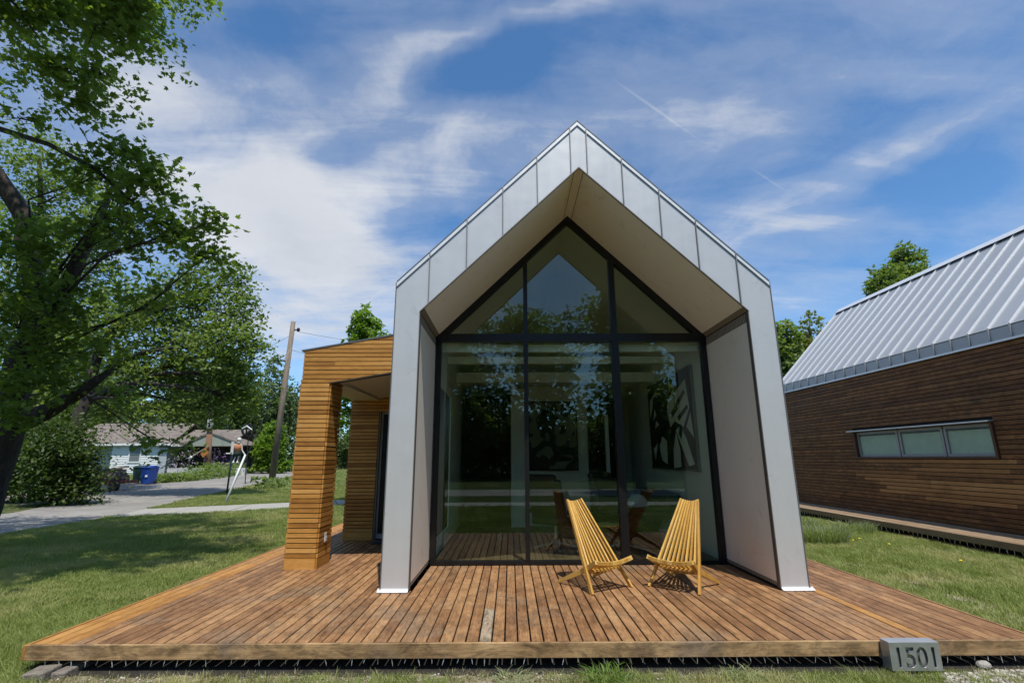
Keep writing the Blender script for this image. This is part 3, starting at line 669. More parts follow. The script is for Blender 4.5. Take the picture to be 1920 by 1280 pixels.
# roof slab, its soffit and side beam
mb = MB(); mb.prism([(PX0-.04,PYF-.03,zt(PX0-.04)-.008),(PXR,PYF-.03,zt(PXR)-.008),(PXR,PYF-.03,zt(PXR)+.012),(PX0-.04,PYF-.03,zt(PX0-.04)+.012)], (0,12-PYF,0)); mb.build('roof', M_['trim'], porch)
M_['psoffit'] = plain('porch_soffit', (.62,.58,.5), .7, 0, .04)
mb = MB(); mb.prism([(PX1-.01,PYF+.121,zb(PX1)+.03),(PXR,PYF+.121,zb(PXR)+.03),(PXR,PYF+.121,zb(PXR)+.05),(PX1-.01,PYF+.121,zb(PX1)+.05)], (0,PYB-PYF-.14,0)); mb.build('soffit', M_['psoffit'], porch)
mb = MB(); mb.box(PX0,PYC+.003,2.47,PX1+.10,PYB-.02,2.50); mb.build('soffit', M_['psoffit'], porch)
mb = MB(); mb.box(PX0-.018,PYC+.003,2.50,PX0+.1,PYB-.02,2.9); mb.build('side_beam', M_['porch_y'], porch)
mb = MB(); mb.prism([(PX1-.002,PYF-.02,2.446),(PXR,PYF-.02,zb(PXR)-.012),(PXR,PYF-.02,zb(PXR)),(PX1-.002,PYF-.02,2.458)], (0,.14,0)); mb.build('lintel_trim', M_['trimbrown'], porch)
mb = MB(); mb.box(PX0-.015,PYB+.001,0,-2.465,12,2.9); mb.build('wall_core', M_['dark'], porch)
mb = MB(); mb.box(-2.464,PYB+.02,2.31,PXR,PYB+.2,2.8); mb.build('wall_core', M_['dark'], porch)
dr_ = MB(); dr_.box(-2.46,PYB-.01,0,-2.42,PYB+.12,2.30); dr_.box(-2.419,PYB-.008,2.262,PXR,PYB+.12,2.30); dr_.build('door_frame', M_['trimbrown'], porch)
d_ = MB(); d_.box(-2.418,PYB+.03,.02,-2.385,PYB+.07,2.26); d_.box(-2.384,PYB+.03,2.22,PXR,PYB+.07,2.26); d_.box(-2.384,PYB+.03,.02,PXR,PYB+.07,.1); dd = d_.build('door', M_['winframe0'], porch)
d_ = MB(); d_.box(-2.384,PYB+.04,.1,PXR,PYB+.055,2.22); d_.build('door_glass', M_['black'], dd)
o = MB(); o.box(-2.539,7.15,.3,-2.533,7.22,.42); oo = o.build('socket_plate', M_['white'], porch, bevel=.002)
o = MB(); o.box(-2.533,7.165,.315,-2.515,7.205,.37); o.build('socket_cover', M_['zinc'], oo)
t = MB(); t.box(-2.35,8.85,.002,-1.5,9.25,.018); tag(t.build('doormat', plain('mat_fibre', (.03,.03,.032), .95, 0, .3, 60, .6), bevel=.004), 'dark grey doormat on the deck before the porch door', 'doormat')

# ------------------------------------------------------------------ stick chairs
def stick_chair():
    t = thing('slatted_chair', (0,0,0), '', 'chair', 'yellow wooden stick chairs on the deck')
    NB = 10
    Lb = .62; zb_ = .91                       # back line: front foot (y=-Lb/2,z=0) -> top (y=+Lb/2, z=.91)
    def A(tt, u_, wtop, wfoot):               # tt 0 at foot, 1 at top ; u_ -1..1 across
        w_ = wfoot+(wtop-wfoot)*tt; nrm = Vector((0, -.82, .56))
        p = Vector((u_*w_, -Lb/2+Lb*tt, zb_*tt)); return p+nrm*(-.05*(1-u_*u_)*min(1, tt*1.5))
    tc_ = .26
    for i in range(NB):
        u_ = -1+2*i/(NB-1); ends = i in (0, NB-1)
        t0 = 0 if ends else tc_-.03
        mb = MB(); mb.beam(A(t0, u_, .105, .285), A(1, u_, .105, .285), .026 if ends else .02, .042 if ends else .036, up=(0, -.82, .57), w2=.021, h2=.032)
        mb.build('front_leg' if ends else 'slat', M_['chair'], t, local=True, bevel=.0025)
    def B(s, u_, wf=.25, wr=.15):            # seat line: s 0 rear foot, 1 seat front
        w_ = wr+(wf-wr)*s; return Vector((u_*w_, Lb/2-.67*s, .322*s-.026*(1-u_*u_)*s))
    for i in range(NB-1):
        u_ = (-1+2*(i+.5)/(NB-1))*.97
        mb = MB(); mb.beam(B(.62, u_), B(1, u_), .02, .03, w2=.024); mb.build('seat_slat', M_['chair'], t, local=True, bevel=.0025)
    for sg in (-1, 1):
        # long seat rails run down to the rear feet, which spread outwards
        p = B(1, sg*1.03); q = B(.62, sg*.98); f = Vector((sg*.265, Lb/2, .012))
        mb = MB(); mb.beam(p, q, .024, .045, h2=.055); mb.beam(q, f, .024, .06, h2=.03); mb.build('rear_leg', M_['chair'], t, local=True, bevel=.0025)
    # curved front rail made of spacers
    for i in range(NB-1):
        ua, ub = -1+2*i/(NB-1), -1+2*(i+1)/(NB-1)
        mb = MB(); mb.beam(B(.985, ua*1.02)+Vector((0,0,-.004)), B(.985, ub*1.02)+Vector((0,0,-.004)), .03, .034); mb.build('front_rail', M_['chair'], t, local=True)
        pa, pb = A(tc_+.015, ua, .105, .285), A(tc_+.015, ub, .105, .285)
        mb = MB(); mb.tube([pa, pb], .008, 6); mb.build('rod', M_['zinc'], t, local=True)
        pa, pb = B(.60, ua*.95), B(.60, ub*.95)
        mb = MB(); mb.beam(pa+Vector((0,0,-.02)), pb+Vector((0,0,-.02)), .024, .03); mb.build('spacer', M_['chair'], t, local=True)
    # under-seat cross board
    mb = MB(); mb.beam(B(.78, -.8)+Vector((0,0,-.035)), B(.78, .8)+Vector((0,0,-.035)), .05, .02); mb.build('cross_board', M_['chair'], t, local=True)
    return t
ch = stick_chair()
ch.location = (.94, 6.05, .0); ch.rotation_euler.z = math.atan2(.325, .535); ch['label'] = 'yellow slatted wooden chair turned to the right, left one of the pair before the glass'
ch2 = copy_tree(ch); ch2.location = (1.97, 6.02, .0); ch2.rotation_euler.z = -math.atan2(.40, .445); ch2['label'] = 'yellow slatted wooden chair turned to the left, nearer the right silver wall'

# ------------------------------------------------------------------ house number block
t = thing('number_block', (3.05, 4.2, -.17), 'small stainless steel block with cut out house number 1501 on the deck edge', 'house number')
nb = Vector((2.877, 4.165, -.168)); W_, H_ = .383, .19
mb = MB(); mb.prism([(nb.x,4.172,nb.z),(nb.x,4.27,nb.z),(nb.x,4.33,.03),(nb.x,4.27,.03),(nb.x,4.172,.018)], (W_,0,0)); body = mb.build('steel_body', M_['steel'], t)
bpy.data.objects.remove(body)
sb = MB(); sb.prism([(nb.x,4.184,nb.z),(nb.x,4.262,nb.z),(nb.x,4.262,.02),(nb.x,4.184,.02)], (W_,0,0)); sb.build('recess_back', plain('steel_dark', (.4,.4,.4), .3, .6), t)
sb = MB(); sb.box(nb.x,4.166,.0225,nb.x+W_,4.262,.0275); sb.build('top_plate', plain('steel_top', (.72,.73,.76), .3, .7), t, bevel=.001)
for xx in (nb.x, nb.x+W_-.006): sb = MB(); sb.box(xx,4.1725,nb.z,xx+.006,4.1835,.0222); sb.build('side_plate', M_['steel'], t)
tx = bpy.data.curves.new('digits', 'FONT'); tx.body = '1501'; tx.size = .185; tx.extrude = .02; tx.space_character = 1.0; tx.offset = .004
to = bpy.data.objects.new('digits', tx); C.objects.link(to)
dg = bpy.context.evaluated_depsgraph_get(); tm = bpy.data.meshes.new_from_object(to.evaluated_get(dg)); C.objects.unlink(to); bpy.data.objects.remove(to)
co = np.array([v.co for v in tm.vertices]); cw = co[:,0].max()-co[:,0].min()
tm.transform(Matrix.Translation((-co[:,0].min(), -co[:,1].min(), 0))); tm.transform(Matrix.Diagonal((.29/cw, .14/(co[:,1].max()-co[:,1].min()), 1, 1)))
tm.transform(Matrix.Rotation(math.pi/2, 4, 'X')); tm.transform(Matrix.Translation((nb.x+.052, 4.17, nb.z+.022)))
cut = bpy.data.objects.new('cutter', tm); C.objects.link(cut)
fp = MB(); fp.box(nb.x, 4.166, nb.z, nb.x+W_, 4.172, .0225); front = fp.build('front_plate', M_['steel'], None)
bo = front.modifiers.new('b', 'BOOLEAN'); bo.operation = 'DIFFERENCE'; bo.object = cut; bo.solver = 'EXACT'
dg = bpy.context.evaluated_depsgraph_get(); fm = bpy.data.meshes.new_from_object(front.evaluated_get(dg)); front.modifiers.clear(); front.data = fm
front.parent = t; front.matrix_parent_inverse = Matrix.Translation(-t.location)
bpy.data.objects.remove(cut)
# rim lips of each digit
tm2 = tm.copy() if False else None

# concrete block at the left corner, gravel and stones at the right
t = gr(95, 1262)
mb = MB(); mb.prism([(-3.60,4.09,GZ-.05),(-3.46,4.12,GZ-.05),(-3.47,4.30,GZ-.05),(-3.62,4.26,GZ-.05)], (0,0,.12)); tag(mb.build('concrete_block', soil_mat('block_concrete', (.12,.1,.08), (.22,.19,.155), (.32,.28,.23)), bevel=.012), 'rough concrete block lying under the left corner of the deck', 'block')
mb = MB(); mb.prism([(-3.45,4.17,GZ-.05),(-3.35,4.18,GZ-.05),(-3.35,4.5,GZ-.05),(-3.45,4.47,GZ-.05)], (0,0,.10)); tag(mb.build('concrete_block', M_['gravel'], bevel=.01), 'dark footing block in the shade beneath the left deck corner', 'block')
def stones(name, cx_, cy_, rx, ry, n_, s0, s1, mat, seed):
    rg = np.random.default_rng(seed)
    phi = (1+5**.5)/2
    iv = np.array([(-1,phi,0),(1,phi,0),(-1,-phi,0),(1,-phi,0),(0,-1,phi),(0,1,phi),(0,-1,-phi),(0,1,-phi),(phi,0,-1),(phi,0,1),(-phi,0,-1),(-phi,0,1)])/1.9
    fi = np.array([(0,11,5),(0,5,1),(0,1,7),(0,7,10),(0,10,11),(1,5,9),(5,11,4),(11,10,2),(10,7,6),(7,1,8),(3,9,4),(3,4,2),(3,2,6),(3,6,8),(3,8,9),(4,9,5),(2,4,11),(6,2,10),(8,6,7),(9,8,1)])
    V = []; Fx = []
    for i in range(n_):
        r = rg.uniform(0,1)**.5; a = rg.uniform(0,6.28); c_ = np.array([cx_+rx*r*math.cos(a), cy_+ry*r*math.sin(a), GZ+.01])
        s_ = rg.uniform(s0, s1)*np.array([1, rg.uniform(.7,1), rg.uniform(.5,.8)]); v = iv*s_*rg.uniform(.8,1.2,(12,1)); b_ = rg.uniform(0,6.28)
        v = v@np.array([[math.cos(b_),-math.sin(b_),0],[math.sin(b_),math.cos(b_),0],[0,0,1]]); V.append(v+c_+[0,0,s_[2]*.4*rg.uniform(0,2)]); Fx.append(fi+12*i)
    return np_mesh(name, np.vstack(V), np.vstack(Fx), mat, None, 'stuff')
def stonemat():
    m, n, b, out = mat_base('pale_stone'); isl = n.new('ShaderNodeNewGeometry').outputs['Random Per Island']
    n.l.new(n.ramp(isl, [(0,(.2,.18,.15)),(.5,(.38,.34,.29)),(1,(.56,.52,.46))]), b.inputs['Base Color']); b.inputs['Roughness'].default_value = .9; return m
sm = stonemat()
tag(stones('gravel', 3.75, 4.05, .62, .16, 900, .008, .022, sm, 1), 'pale loose gravel beside the house number block', 'gravel', kind='stuff')
tag(stones('gravel', .2, 4.14, 3.6, .07, 420, .004, .012, sm, 2), 'scattered small pebbles along the front deck edge', 'gravel', kind='stuff')
for px, py, s_, lb in ((1845,1254,.055,'large pale stone on the gravel right of the number block'),(1700,1262,.02,'small pale stone below the number block')):
    g = gr(px, py); mb = MB(); mb.ball((g.x, g.y, GZ+s_*.5), s_, s_*.8, s_*.6, 9, 6); o = mb.build('stone', soil_mat('stone'+str(px), (.3,.27,.24), (.4,.37,.33), (.52,.48,.44)), smooth=True)
    dm = o.modifiers.new('d', 'DISPLACE'); tx_ = bpy.data.textures.new('n', 'CLOUDS'); tx_.noise_scale = .05; dm.texture = tx_; dm.strength = .03; tag(o, lb, 'stone')

# ------------------------------------------------------------------ neighbour house on the right
NX, NE, NYF, NYN = 9.04, 3.46, 16.25, 5.2
RX, RZ = 11.4, 6.30
nh = thing('timber_house', (NX+2.3, NYF, 0), 'dark timber clad house with a grey standing seam metal roof on the right', 'house')
M_['clad'] = wood('weathered_cladding', [(0,(.065,.026,.009)),(.4,(.16,.064,.022)),(.7,(.26,.112,.038)),(1,(.37,.18,.068))], 'y', .3, (.035,.02,.014), .6, .7, oiw=.3, mott=.35)
M_['clad_lit'] = wood('lit_cladding', [(0,(.2,.085,.03)),(.4,(.36,.17,.06)),(.7,(.46,.23,.085)),(1,(.54,.3,.12))], 'y', .3, (.06,.03,.015), .6, .7)  # lighter tone paints the reflected sunlight under the window
M_['clad_mid'] = wood('mid_cladding', [(0,(.09,.038,.014)),(.4,(.19,.085,.03)),(.7,(.29,.135,.05)),(1,(.38,.19,.075))], 'y', .35, (.06,.03,.015), .6, .7, oiw=.3, mott=.35)  # mid tone; feathers the painted sunlight's edge, and a few boards elsewhere
cpit = .0865; z = .06; wy0, wy1, wz0, wz1 = 9.27, 13.1, 1.36, 2.05
k = 0
while z < NE-.02:
    a, b = z, min(z+cpit-.014, NE-.02); segs = []
    cutsY = [NYN]+sorted(rnd.uniform(NYN+1, NYF-1) for _ in range(2))+[NYF]
    if b > wz0-.02 and a < wz1+.0: 
        cutsY = [NYN, rnd.uniform(6.5, 8), wy0-.02, wy1+.02, NYF]
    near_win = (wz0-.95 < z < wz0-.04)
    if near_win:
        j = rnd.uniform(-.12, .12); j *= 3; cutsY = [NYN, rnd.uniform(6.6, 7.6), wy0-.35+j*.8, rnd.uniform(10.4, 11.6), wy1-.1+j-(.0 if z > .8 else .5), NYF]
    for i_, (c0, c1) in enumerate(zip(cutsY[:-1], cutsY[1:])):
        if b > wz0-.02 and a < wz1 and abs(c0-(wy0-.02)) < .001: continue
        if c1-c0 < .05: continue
        new = near_win and i_ in (2, 3) and not (z < wz0-.75 and rnd.random() < .45)  # marks boards that carry the painted sunlight patch
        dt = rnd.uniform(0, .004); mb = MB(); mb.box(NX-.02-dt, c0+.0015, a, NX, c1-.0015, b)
        mb.build('board', M_['clad_lit'] if new and rnd.random() < .8 else M_['clad_mid'] if (new or (near_win and rnd.random() < .6) or rnd.random() < .07) else M_['clad'], nh)
    z += cpit; k += 1
mb = MB(); mb.box(NX+.001, NYN, .0, NX+.06, NYF, wz0); mb.box(NX+.001, NYN, wz1, NX+.06, NYF, NE); mb.box(NX+.001, NYN, wz0+.0005, NX+.06, wy0, wz1-.0005); mb.box(NX+.001, wy1, wz0+.0005, NX+.06, NYF, wz1-.0005); mb.build('wall_core', M_['dark'], nh)
mb = MB(); mb.prism([(NX+.07, NYF-.05, 0), (13.76, NYF-.05, 0), (13.76, NYF-.05, NE), (RX, NYF-.05, RZ-.1), (NX+.07, NYF-.05, NE)], (0, .05, 0)); mb.build('end_wall', M_['clad'], nh)
mb = MB(); mb.prism([(NX+.07, NYN, 0), (13.76, NYN, 0), (13.76, NYN, NE), (RX, NYN, RZ-.1), (NX+.07, NYN, NE)], (0, .05, 0)); mb.build('end_wall', M_['silver'], nh)
# windows
win = thing('x', (0,0,0), '', ''); bpy.data.objects.remove(win)
M_['winframe'] = plain('window_grey', (.34,.34,.35), .45, .3, .06)
wb = MB(); wb.box(NX-.05, wy0, wz0, NX+.12, wy0+.05, wz1); wb.box(NX-.05, wy1-.05, wz0, NX+.12, wy1, wz1); wb.box(NX-.05, wy0+.051, wz0, NX+.12, wy1-.051, wz0+.04); wb.box(NX-.049, wy0+.051, wz1-.03, NX+.12, wy1-.051, wz1-.002)
surround = wb.build('window_surround', M_['porch_y'] if False else plain('surround_brown', (.1,.05,.03), .6), nh)
wb = MB(); wb.box(NX-.13, wy0-.03, wz1+.0, NX+.0, wy1+.12, wz1+.014); wb.box(NX-.132, wy0-.03, wz1-.012, NX-.126, wy1+.12, wz1+.013); wb.build('window_hood', M_['seam'], nh)
ws = [(wy0+.06, 10.41), (10.44, 11.64), (11.67, wy1-.06)]
for a, b in ws:
    f = MB(); z0, z1 = wz0+.045, wz1-.035; f.box(NX+.02, a, z0, NX+.06, a+.055, z1); f.box(NX+.02, b-.055, z0, NX+.06, b, z1); f.box(NX+.02, a+.056, z0, NX+.06, b-.056, z0+.055); f.box(NX+.02, a+.056, z1-.055, NX+.06, b-.056, z1)
    fo = f.build('window', M_['winframe'], nh)
    g = MB(); g.box(NX+.038, a+.05, z0+.05, NX+.044, b-.05, z1-.05); g.build('pane', M_['winglass'], fo)
    g = MB(); g.box(NX+.054, a+.1, z0+.02, NX+.058, b-.01, z1-.1); g.build('blind', plain('blind_pale', (.62,.68,.6), .8), fo)
mb = MB(); mb.box(NX+.3, wy0, 1.0, NX+.32, wy1, 2.3); mb.build('room_wall', M_['inwall'], nh)
# roof
sl = Vector((RX-NX, 0, RZ-NE)); sll = sl.length; sn = Vector((-sl.z, 0, sl.x)).normalized(); sd = sl.normalized()
eo = Vector((NX-.06, 0, NE+.26)); ro = Vector((RX, 0, RZ+.0))
sl = ro-eo; sn = Vector((-sl.z, 0, sl.x)).normalized(); sd = sl.normalized()
nseam = 27; sp_ = (NYF+.05-NYN)/nseam
rightside = MB(); rightside.prism([(RX, NYN, RZ), (2*RX-eo.x, NYN, eo.z), (2*RX-eo.x, NYN, eo.z-.1), (RX, NYN, RZ-.12)], (0, NYF+.05-NYN, 0)); rightside.build('roof', M_['roofm'], nh)
for k in range(nseam):
    a, b = NYN+k*sp_, NYN+(k+1)*sp_
    p = [eo+Vector((0,a+.004,0)), eo+Vector((0,b-.004,0)), ro+Vector((0,b-.004,0)), ro+Vector((0,a+.004,0))]
    mb = MB(); mb.prism(p, -sn*.05); mb.build('roof_panel', M_['roofm'], nh)
    mb = MB(); mb.box(NX-.064, a+.004, NE+.0, NX-.05, b-.004, NE+.235); mb.build('eave_panel', M_['roofm'], nh)
for k in range(nseam+1):
    y = NYN+k*sp_
    mb = MB(); mb.beam(eo+sn*.012+Vector((0,y,0)), ro+sn*.012+Vector((0,y,0))-sd*.06, .022, .035, up=sn); mb.build('roof_seam', M_['seam'], nh)
    mb = MB(); mb.box(NX-.088, y-.011, NE+.03, NX-.05, y+.011, NE+.255); mb.build('eave_seam', M_['roofm'], nh)
mb = MB(); mb.box(NX-.075, NYN, NE-.02, NX-.04, NYF+.05, NE+.02); mb.build('drip_edge', M_['seam'], nh)
mb = MB(); mb.prism([(RX-.13, NYN, RZ-.06), (RX, NYN, RZ+.085), (RX+.13, NYN, RZ-.06), (RX+.12, NYN, RZ-.09), (RX, NYN, RZ+.05), (RX-.12, NYN, RZ-.09)][:3]+[(RX, NYN, RZ+.06)], (0, NYF+.05-NYN, 0)); mb.build('ridge_cap', M_['seam'], nh)
mb = MB(); mb.beam(ro+sn*.0+Vector((0,NYN,0))-sd*.075, ro+Vector((0,NYF+.04,0))-sd*.075, .1, .004, up=sn); mb.build('ridge_gap', M_['trimbrown'], nh)
mb = MB(); mb.beam(eo+Vector((0,NYF+.055,0)), ro+Vector((0,NYF+.055,0)), .03, .09, up=sn); mb.build('barge_trim', M_['seam'], nh)
# ledge
lg = thing('boardwalk', (8.5, 10, .04), 'narrow timber boardwalk along the base of the dark timber house', 'boardwalk')
M_['ledge'] = wood('ledge_wood', [(0,(.17,.11,.06)),(.5,(.3,.21,.13)),(1,(.4,.3,.2))], 'y', .35, (.26,.21,.16), .6)
nl = 9; lp = (NX-.03-8.05)/nl
for i in range(nl):
    a = 8.05+i*lp; cy_ = [NYN, rnd.uniform(7, 12), NYF]
    for p, q in zip(cy_[:-1], cy_[1:]): plank_mesh(a+.004, a+lp-.004, p+.002, q-.002, .02, .05+rnd.uniform(-.001,.001)).build('plank', M_['ledge'], lg)
mb = MB(); mb.box(8.02, NYN, -.06, 8.048, NYF, .05); mb.build('fascia_board', M_['ledge'], lg)
mb = MB(); mb.box(8.4, NYN, GZ-.02, 8.5, NYF, .018); mb.build('support', M_['dark'], lg)
for k in range(90):
    y = NYN+.3+k*.12+rnd.uniform(-.01,.01); o = bpy.data.objects.new('screw', sc_me); C.objects.link(o); o.parent = lg
    o.location = Vector((8.035, y, -.06))-wloc(lg); o.scale = (1.6, 1.6, rnd.uniform(1, 1.9)); o.rotation_euler = (rnd.uniform(-.3,.3), rnd.uniform(-.3,.1), 0)
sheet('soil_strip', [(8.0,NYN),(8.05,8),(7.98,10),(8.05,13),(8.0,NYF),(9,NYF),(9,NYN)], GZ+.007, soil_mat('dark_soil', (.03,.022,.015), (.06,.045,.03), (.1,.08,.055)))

# ------------------------------------------------------------------ foliage
LEAF_STAR = np.array([(0,0),(.16,.02),(.45,.12),(.28,.28),(.5,.55),(.22,.5),(.0,1.0),(-.22,.5),(-.5,.55),(-.28,.28),(-.45,.12),(-.16,.02)])
def leaf_template(kind):
    if kind == 'star':
        V = np.array([(x, y-.1, -.12*abs(x)) for x, y in LEAF_STAR]); V = np.vstack([[(0, .3, .04)], V]); n = len(V)-1
        return V, np.array([(0, i+1, (i+1) % n+1) for i in range(n)])
    if kind == 'oval':
        V = np.array([(0,0,0),(.26,.35,-.06),(0,.5,.03),(-.26,.35,-.06),(.16,.75,-.04),(-.16,.75,-.04),(0,1,0)])
        return V, np.array([(0,1,2),(0,2,3),(1,4,2),(3,2,5),(2,4,6),(2,6,5)])
    V = np.array([(0,0,0),(.3,.45,-.05),(0,1,0),(-.3,.45,-.05)]); return V, np.array([(0,1,2),(0,2,3)])
def leaves(centers, size, rg, kind, up=.6, var=.35):
    V0, F0 = leaf_template(kind); N = len(centers)
    nrm = rg.normal(size=(N,3)); nrm[:,2] = np.abs(nrm[:,2])+up; nrm /= np.linalg.norm(nrm, axis=1)[:,None]
    t = rg.normal(size=(N,3)); t[:,2] -= .5; t -= nrm*(t*nrm).sum(1)[:,None]; t /= np.linalg.norm(t, axis=1)[:,None]
    b = np.cross(nrm, t); s = size*rg.uniform(1-var, 1+var, N)
    V = (V0[None,:,0,None]*b[:,None]+V0[None,:,1,None]*t[:,None]+V0[None,:,2,None]*nrm[:,None])*s[:,None,None]+centers[:,None]
    Fx = F0[None]+(np.arange(N)*len(V0))[:,None,None]
    return V.reshape(-1,3), Fx.reshape(-1,3)
def blob_points(rg, c, r, ncl, per, spread, hollow=.45):
    c = np.array(c, float); r = np.array(r, float)
    dv = rg.normal(size=(ncl,3)); dv /= np.linalg.norm(dv, axis=1)[:,None]; q = rg.uniform(hollow**3, 1, ncl)**(1/3)
    cl_ = c+dv*q[:,None]*r*rg.uniform(.85,1.12,(ncl,1))
    # sprays: leaves strung along short drooping twigs
    sd_ = dv+rg.normal(size=(ncl,3))*.6; sd_[:,2] -= .15; sd_ /= np.linalg.norm(sd_, axis=1)[:,None]
    tt = rg.uniform(-1, 1, (ncl,per,1)); pts = cl_[:,None]+sd_[:,None]*tt*spread*1.5+rg.normal(size=(ncl,per,3))*spread*.42*np.array([1,1,.6])
    return pts.reshape(-1,3), cl_
def foliage_tree(name, loc, label, cat, trunk, trad, blobs, lsize, lkind, lmat, bark, seed, spread=.25, twig=.006, group=None, density=1., limbs=True, hollow=.4, ntw=1., lr=.022):
    rg = np.random.default_rng(seed); t = thing(name, loc, label, cat, group)
    P_ = []; mb = MB(); trunk = [Vector(p) for p in trunk]
    pts = []; 
    for i in range(len(trunk)-1):
        for k in range(4): pts.append(trunk[i].lerp(trunk[i+1], k/4))
    pts.append(trunk[-1]); n_ = len(pts)
    pts = [p+Vector(rg.normal(size=3))*trad*.12*(0 if i == 0 else 1) for i, p in enumerate(pts)]
    rad = [trad*(1-.62*i/(n_-1))*(1.25 if i == 0 else 1) for i in range(n_)]
    mb.tube(pts, rad, 12)
    for bb_ in blobs:
        (c, r, ncl, per) = bb_[:4]; arm = limbs and len(bb_) < 5; tw = len(bb_) > 4 and bb_[4] == 1
        p, cl_ = blob_points(rg, c, r, int(ncl*density), per, spread, hollow); P_.append(p)
        if tw:
            c = Vector(c)
            for q in cl_[rg.permutation(len(cl_))[:18]]:
                q = Vector(q); m2 = c.lerp(q, .5)+Vector(rg.normal(size=3))*.1*(q-c).length; mb.tube([c, m2, q], [twig*2.2, twig*1.5, twig*.6], 4, cap=False)
        if arm:
            c = Vector(c)
            j = min(range(n_//3, n_), key=lambda q: (pts[q]-c).length+.9*max(0, pts[q].z-c.z+.3*(c-pts[q]).length)); s0 = pts[j]; L = (c-s0).length
            mid = s0.lerp(c, .5)+Vector((rg.normal()*.08*L, rg.normal()*.08*L, .08*L)); r0 = min(rad[j]*.75, lr*L+.010)
            path = [s0, s0.lerp(mid, .5)+Vector((0,0,.02*L)), mid, mid.lerp(c, .5), c]; mb.tube(path, [r0, r0*.8, r0*.6, r0*.42, r0*.25], 6)
            for q in cl_[rg.permutation(len(cl_))[:int(min(len(cl_), 26)*ntw)]]:
                q = Vector(q); a = mid.lerp(c, rg.uniform(0,1)); m2 = a.lerp(q, .5)+Vector(rg.normal(size=3))*.06*(q-a).length
                mb.tube([a, m2, q], [max(twig*1.6, r0*.2), twig*1.2, twig*.5], 4, cap=False)
    mb.build('trunk', bark, t, smooth=True)
    V, Fx = leaves(np.vstack(P_), lsize, rg, lkind)
    np_mesh('crown', V, Fx, lmat, t, 'stuff')
    return t
def barkmat(name, c1, c2, sc=1.):
    m, n, b, out = mat_base(name); tc = n.new('ShaderNodeTexCoord').outputs['Object']
    f = n.noise(n.mapv(tc, scale=(9*sc, 9*sc, 1.4*sc)), 1.5, 6, .65, .8)
    n.l.new(n.ramp(f, [(.3, c1), (.65, c2)]), b.inputs['Base Color']); b.inputs['Roughness'].default_value = .95
    n.l.new(n.bump(f, 1., .05), b.inputs['Normal']); return m
BK = barkmat('bark_dark', (.018,.014,.011), (.075,.06,.048)); BK2 = barkmat('bark_grey', (.05,.045,.04), (.16,.14,.12))
LM = leafmat('maple_leaf', (.085,.125,.03), (.21,.28,.075), .52)
LM2 = leafmat('mid_leaf', (.095,.135,.04), (.23,.29,.095), .45)
LM3 = leafmat('bright_leaf', (.09,.16,.02), (.2,.3,.04), .4)
LM4 = leafmat('dark_leaf', (.045,.08,.022), (.115,.165,.045), .38)
LM5 = leafmat('olive_leaf', (.12,.14,.03), (.26,.27,.07), .4)
LM6 = leafmat('grey_leaf', (.07,.11,.045), (.17,.22,.09), .35)
def B(px, py, rx, ry, Y, ncl, per, dep=None):
    c = at(px, py, Y); k = Y/F_PX*1.02
    return (tuple(c), (rx*k, (dep if dep else (rx+ry)/2*k), ry*k), ncl, per)

# big tree on the left: trunk, hanging lobed leaves
tb = gr(-52, 1043)
big = [B(215,55,90,56,6.3,40,16),B(110,30,80,40,6.6,30,16),B(20,30,50,40,6.8,16,16),B(250,10,56,26,6.0,20,14),B(105,125,56,30,6.4,20,15),B(160,190,56,22,6.8,18,14),B(35,222,56,16,6.9,8,12),B(190,140,24,56,6.5,12,12),
       B(240,290,60,34,7.4,22,15),B(190,330,80,45,7.4,26,16),B(285,350,62,36,7.2,28,15),B(340,430,66,32,7.3,28,15),B(385,480,42,24,7.2,14,14),B(395,418,28,14,7.2,8,12),B(230,430,110,50,7.8,40,18),
       B(60,470,80,60,8.,40,18),B(40,600,80,90,8.,50,18),B(130,560,80,60,8.4,34,16),B(30,740,60,70,8.,40,18),B(100,680,50,60,8.6,24,16),B(290,560,60,50,8.2,18,15),B(210,660,50,30,8.8,10,14),B(300,835,60,22,9.5,12,12),B(240,740,44,26,9.2,8,12)]
over = [((-9.2,7.4,9.6),(2.4,2.2,1.6),120,16),((-7.2,5.2,9.4),(1.8,1.8,1.),110,16),((-10.9,5.0,9.4),(1.9,1.7,1.2),110,16),((-12.8,6.5,7.4),(2.0,2.6,2.),110,16),((-9.6,3.4,9.6),(2.4,2.0,1.4),130,16),((-13,9.8,6.5),(2.0,2.4,2.2),90,16),((-6.9,3.4,8.9),(1.9,1.6,.9),110,16),((-8.2,6.2,11.6),(2.2,2.0,1.2),120,16),
        ((-5.3,4.7,10.3),(1.9,1.7,.9),110,16),((-6.4,6.6,12.6),(1.9,1.8,1.),90,16),((-11.2,7.6,11.6),(2,2,1.4),80,16),((-7.8,3.2,7.6),(1.2,1.2,.9),50,16),((-9.3,1.6,7.0),(2,1.6,1.),90,16),((-8.6,8.6,12.2),(2,1.6,1.),80,16)]
foliage_tree('maple_tree', (tb.x, tb.y, GZ), 'tall maple tree with thick trunk and overhanging branches at the left edge', 'tree',
    [(tb.x-.1, tb.y, GZ-.1), tuple(at(-2, 860, 9.2)), tuple(at(40, 700, 9.)), tuple(at(70, 560, 9.)), tuple(at(50, 420, 8.8)), tuple(at(-60, 250, 8.4)), tuple(at(-120, 20, 7.6))], .27, [(b_+(1,)) if b_[0][2] > 6.2 else b_ for b_ in big]+[(c_, tuple(x*1.12 for x in r_), int(n_*2.3), p_, 0) for c_, r_, n_, p_ in over], .105, 'star', LM, BK, 11, .2, .004, density=1.05, lr=.005, ntw=.7)
mbx = MB(); root = [o for o in C.objects if o.name == 'maple_tree'][0]
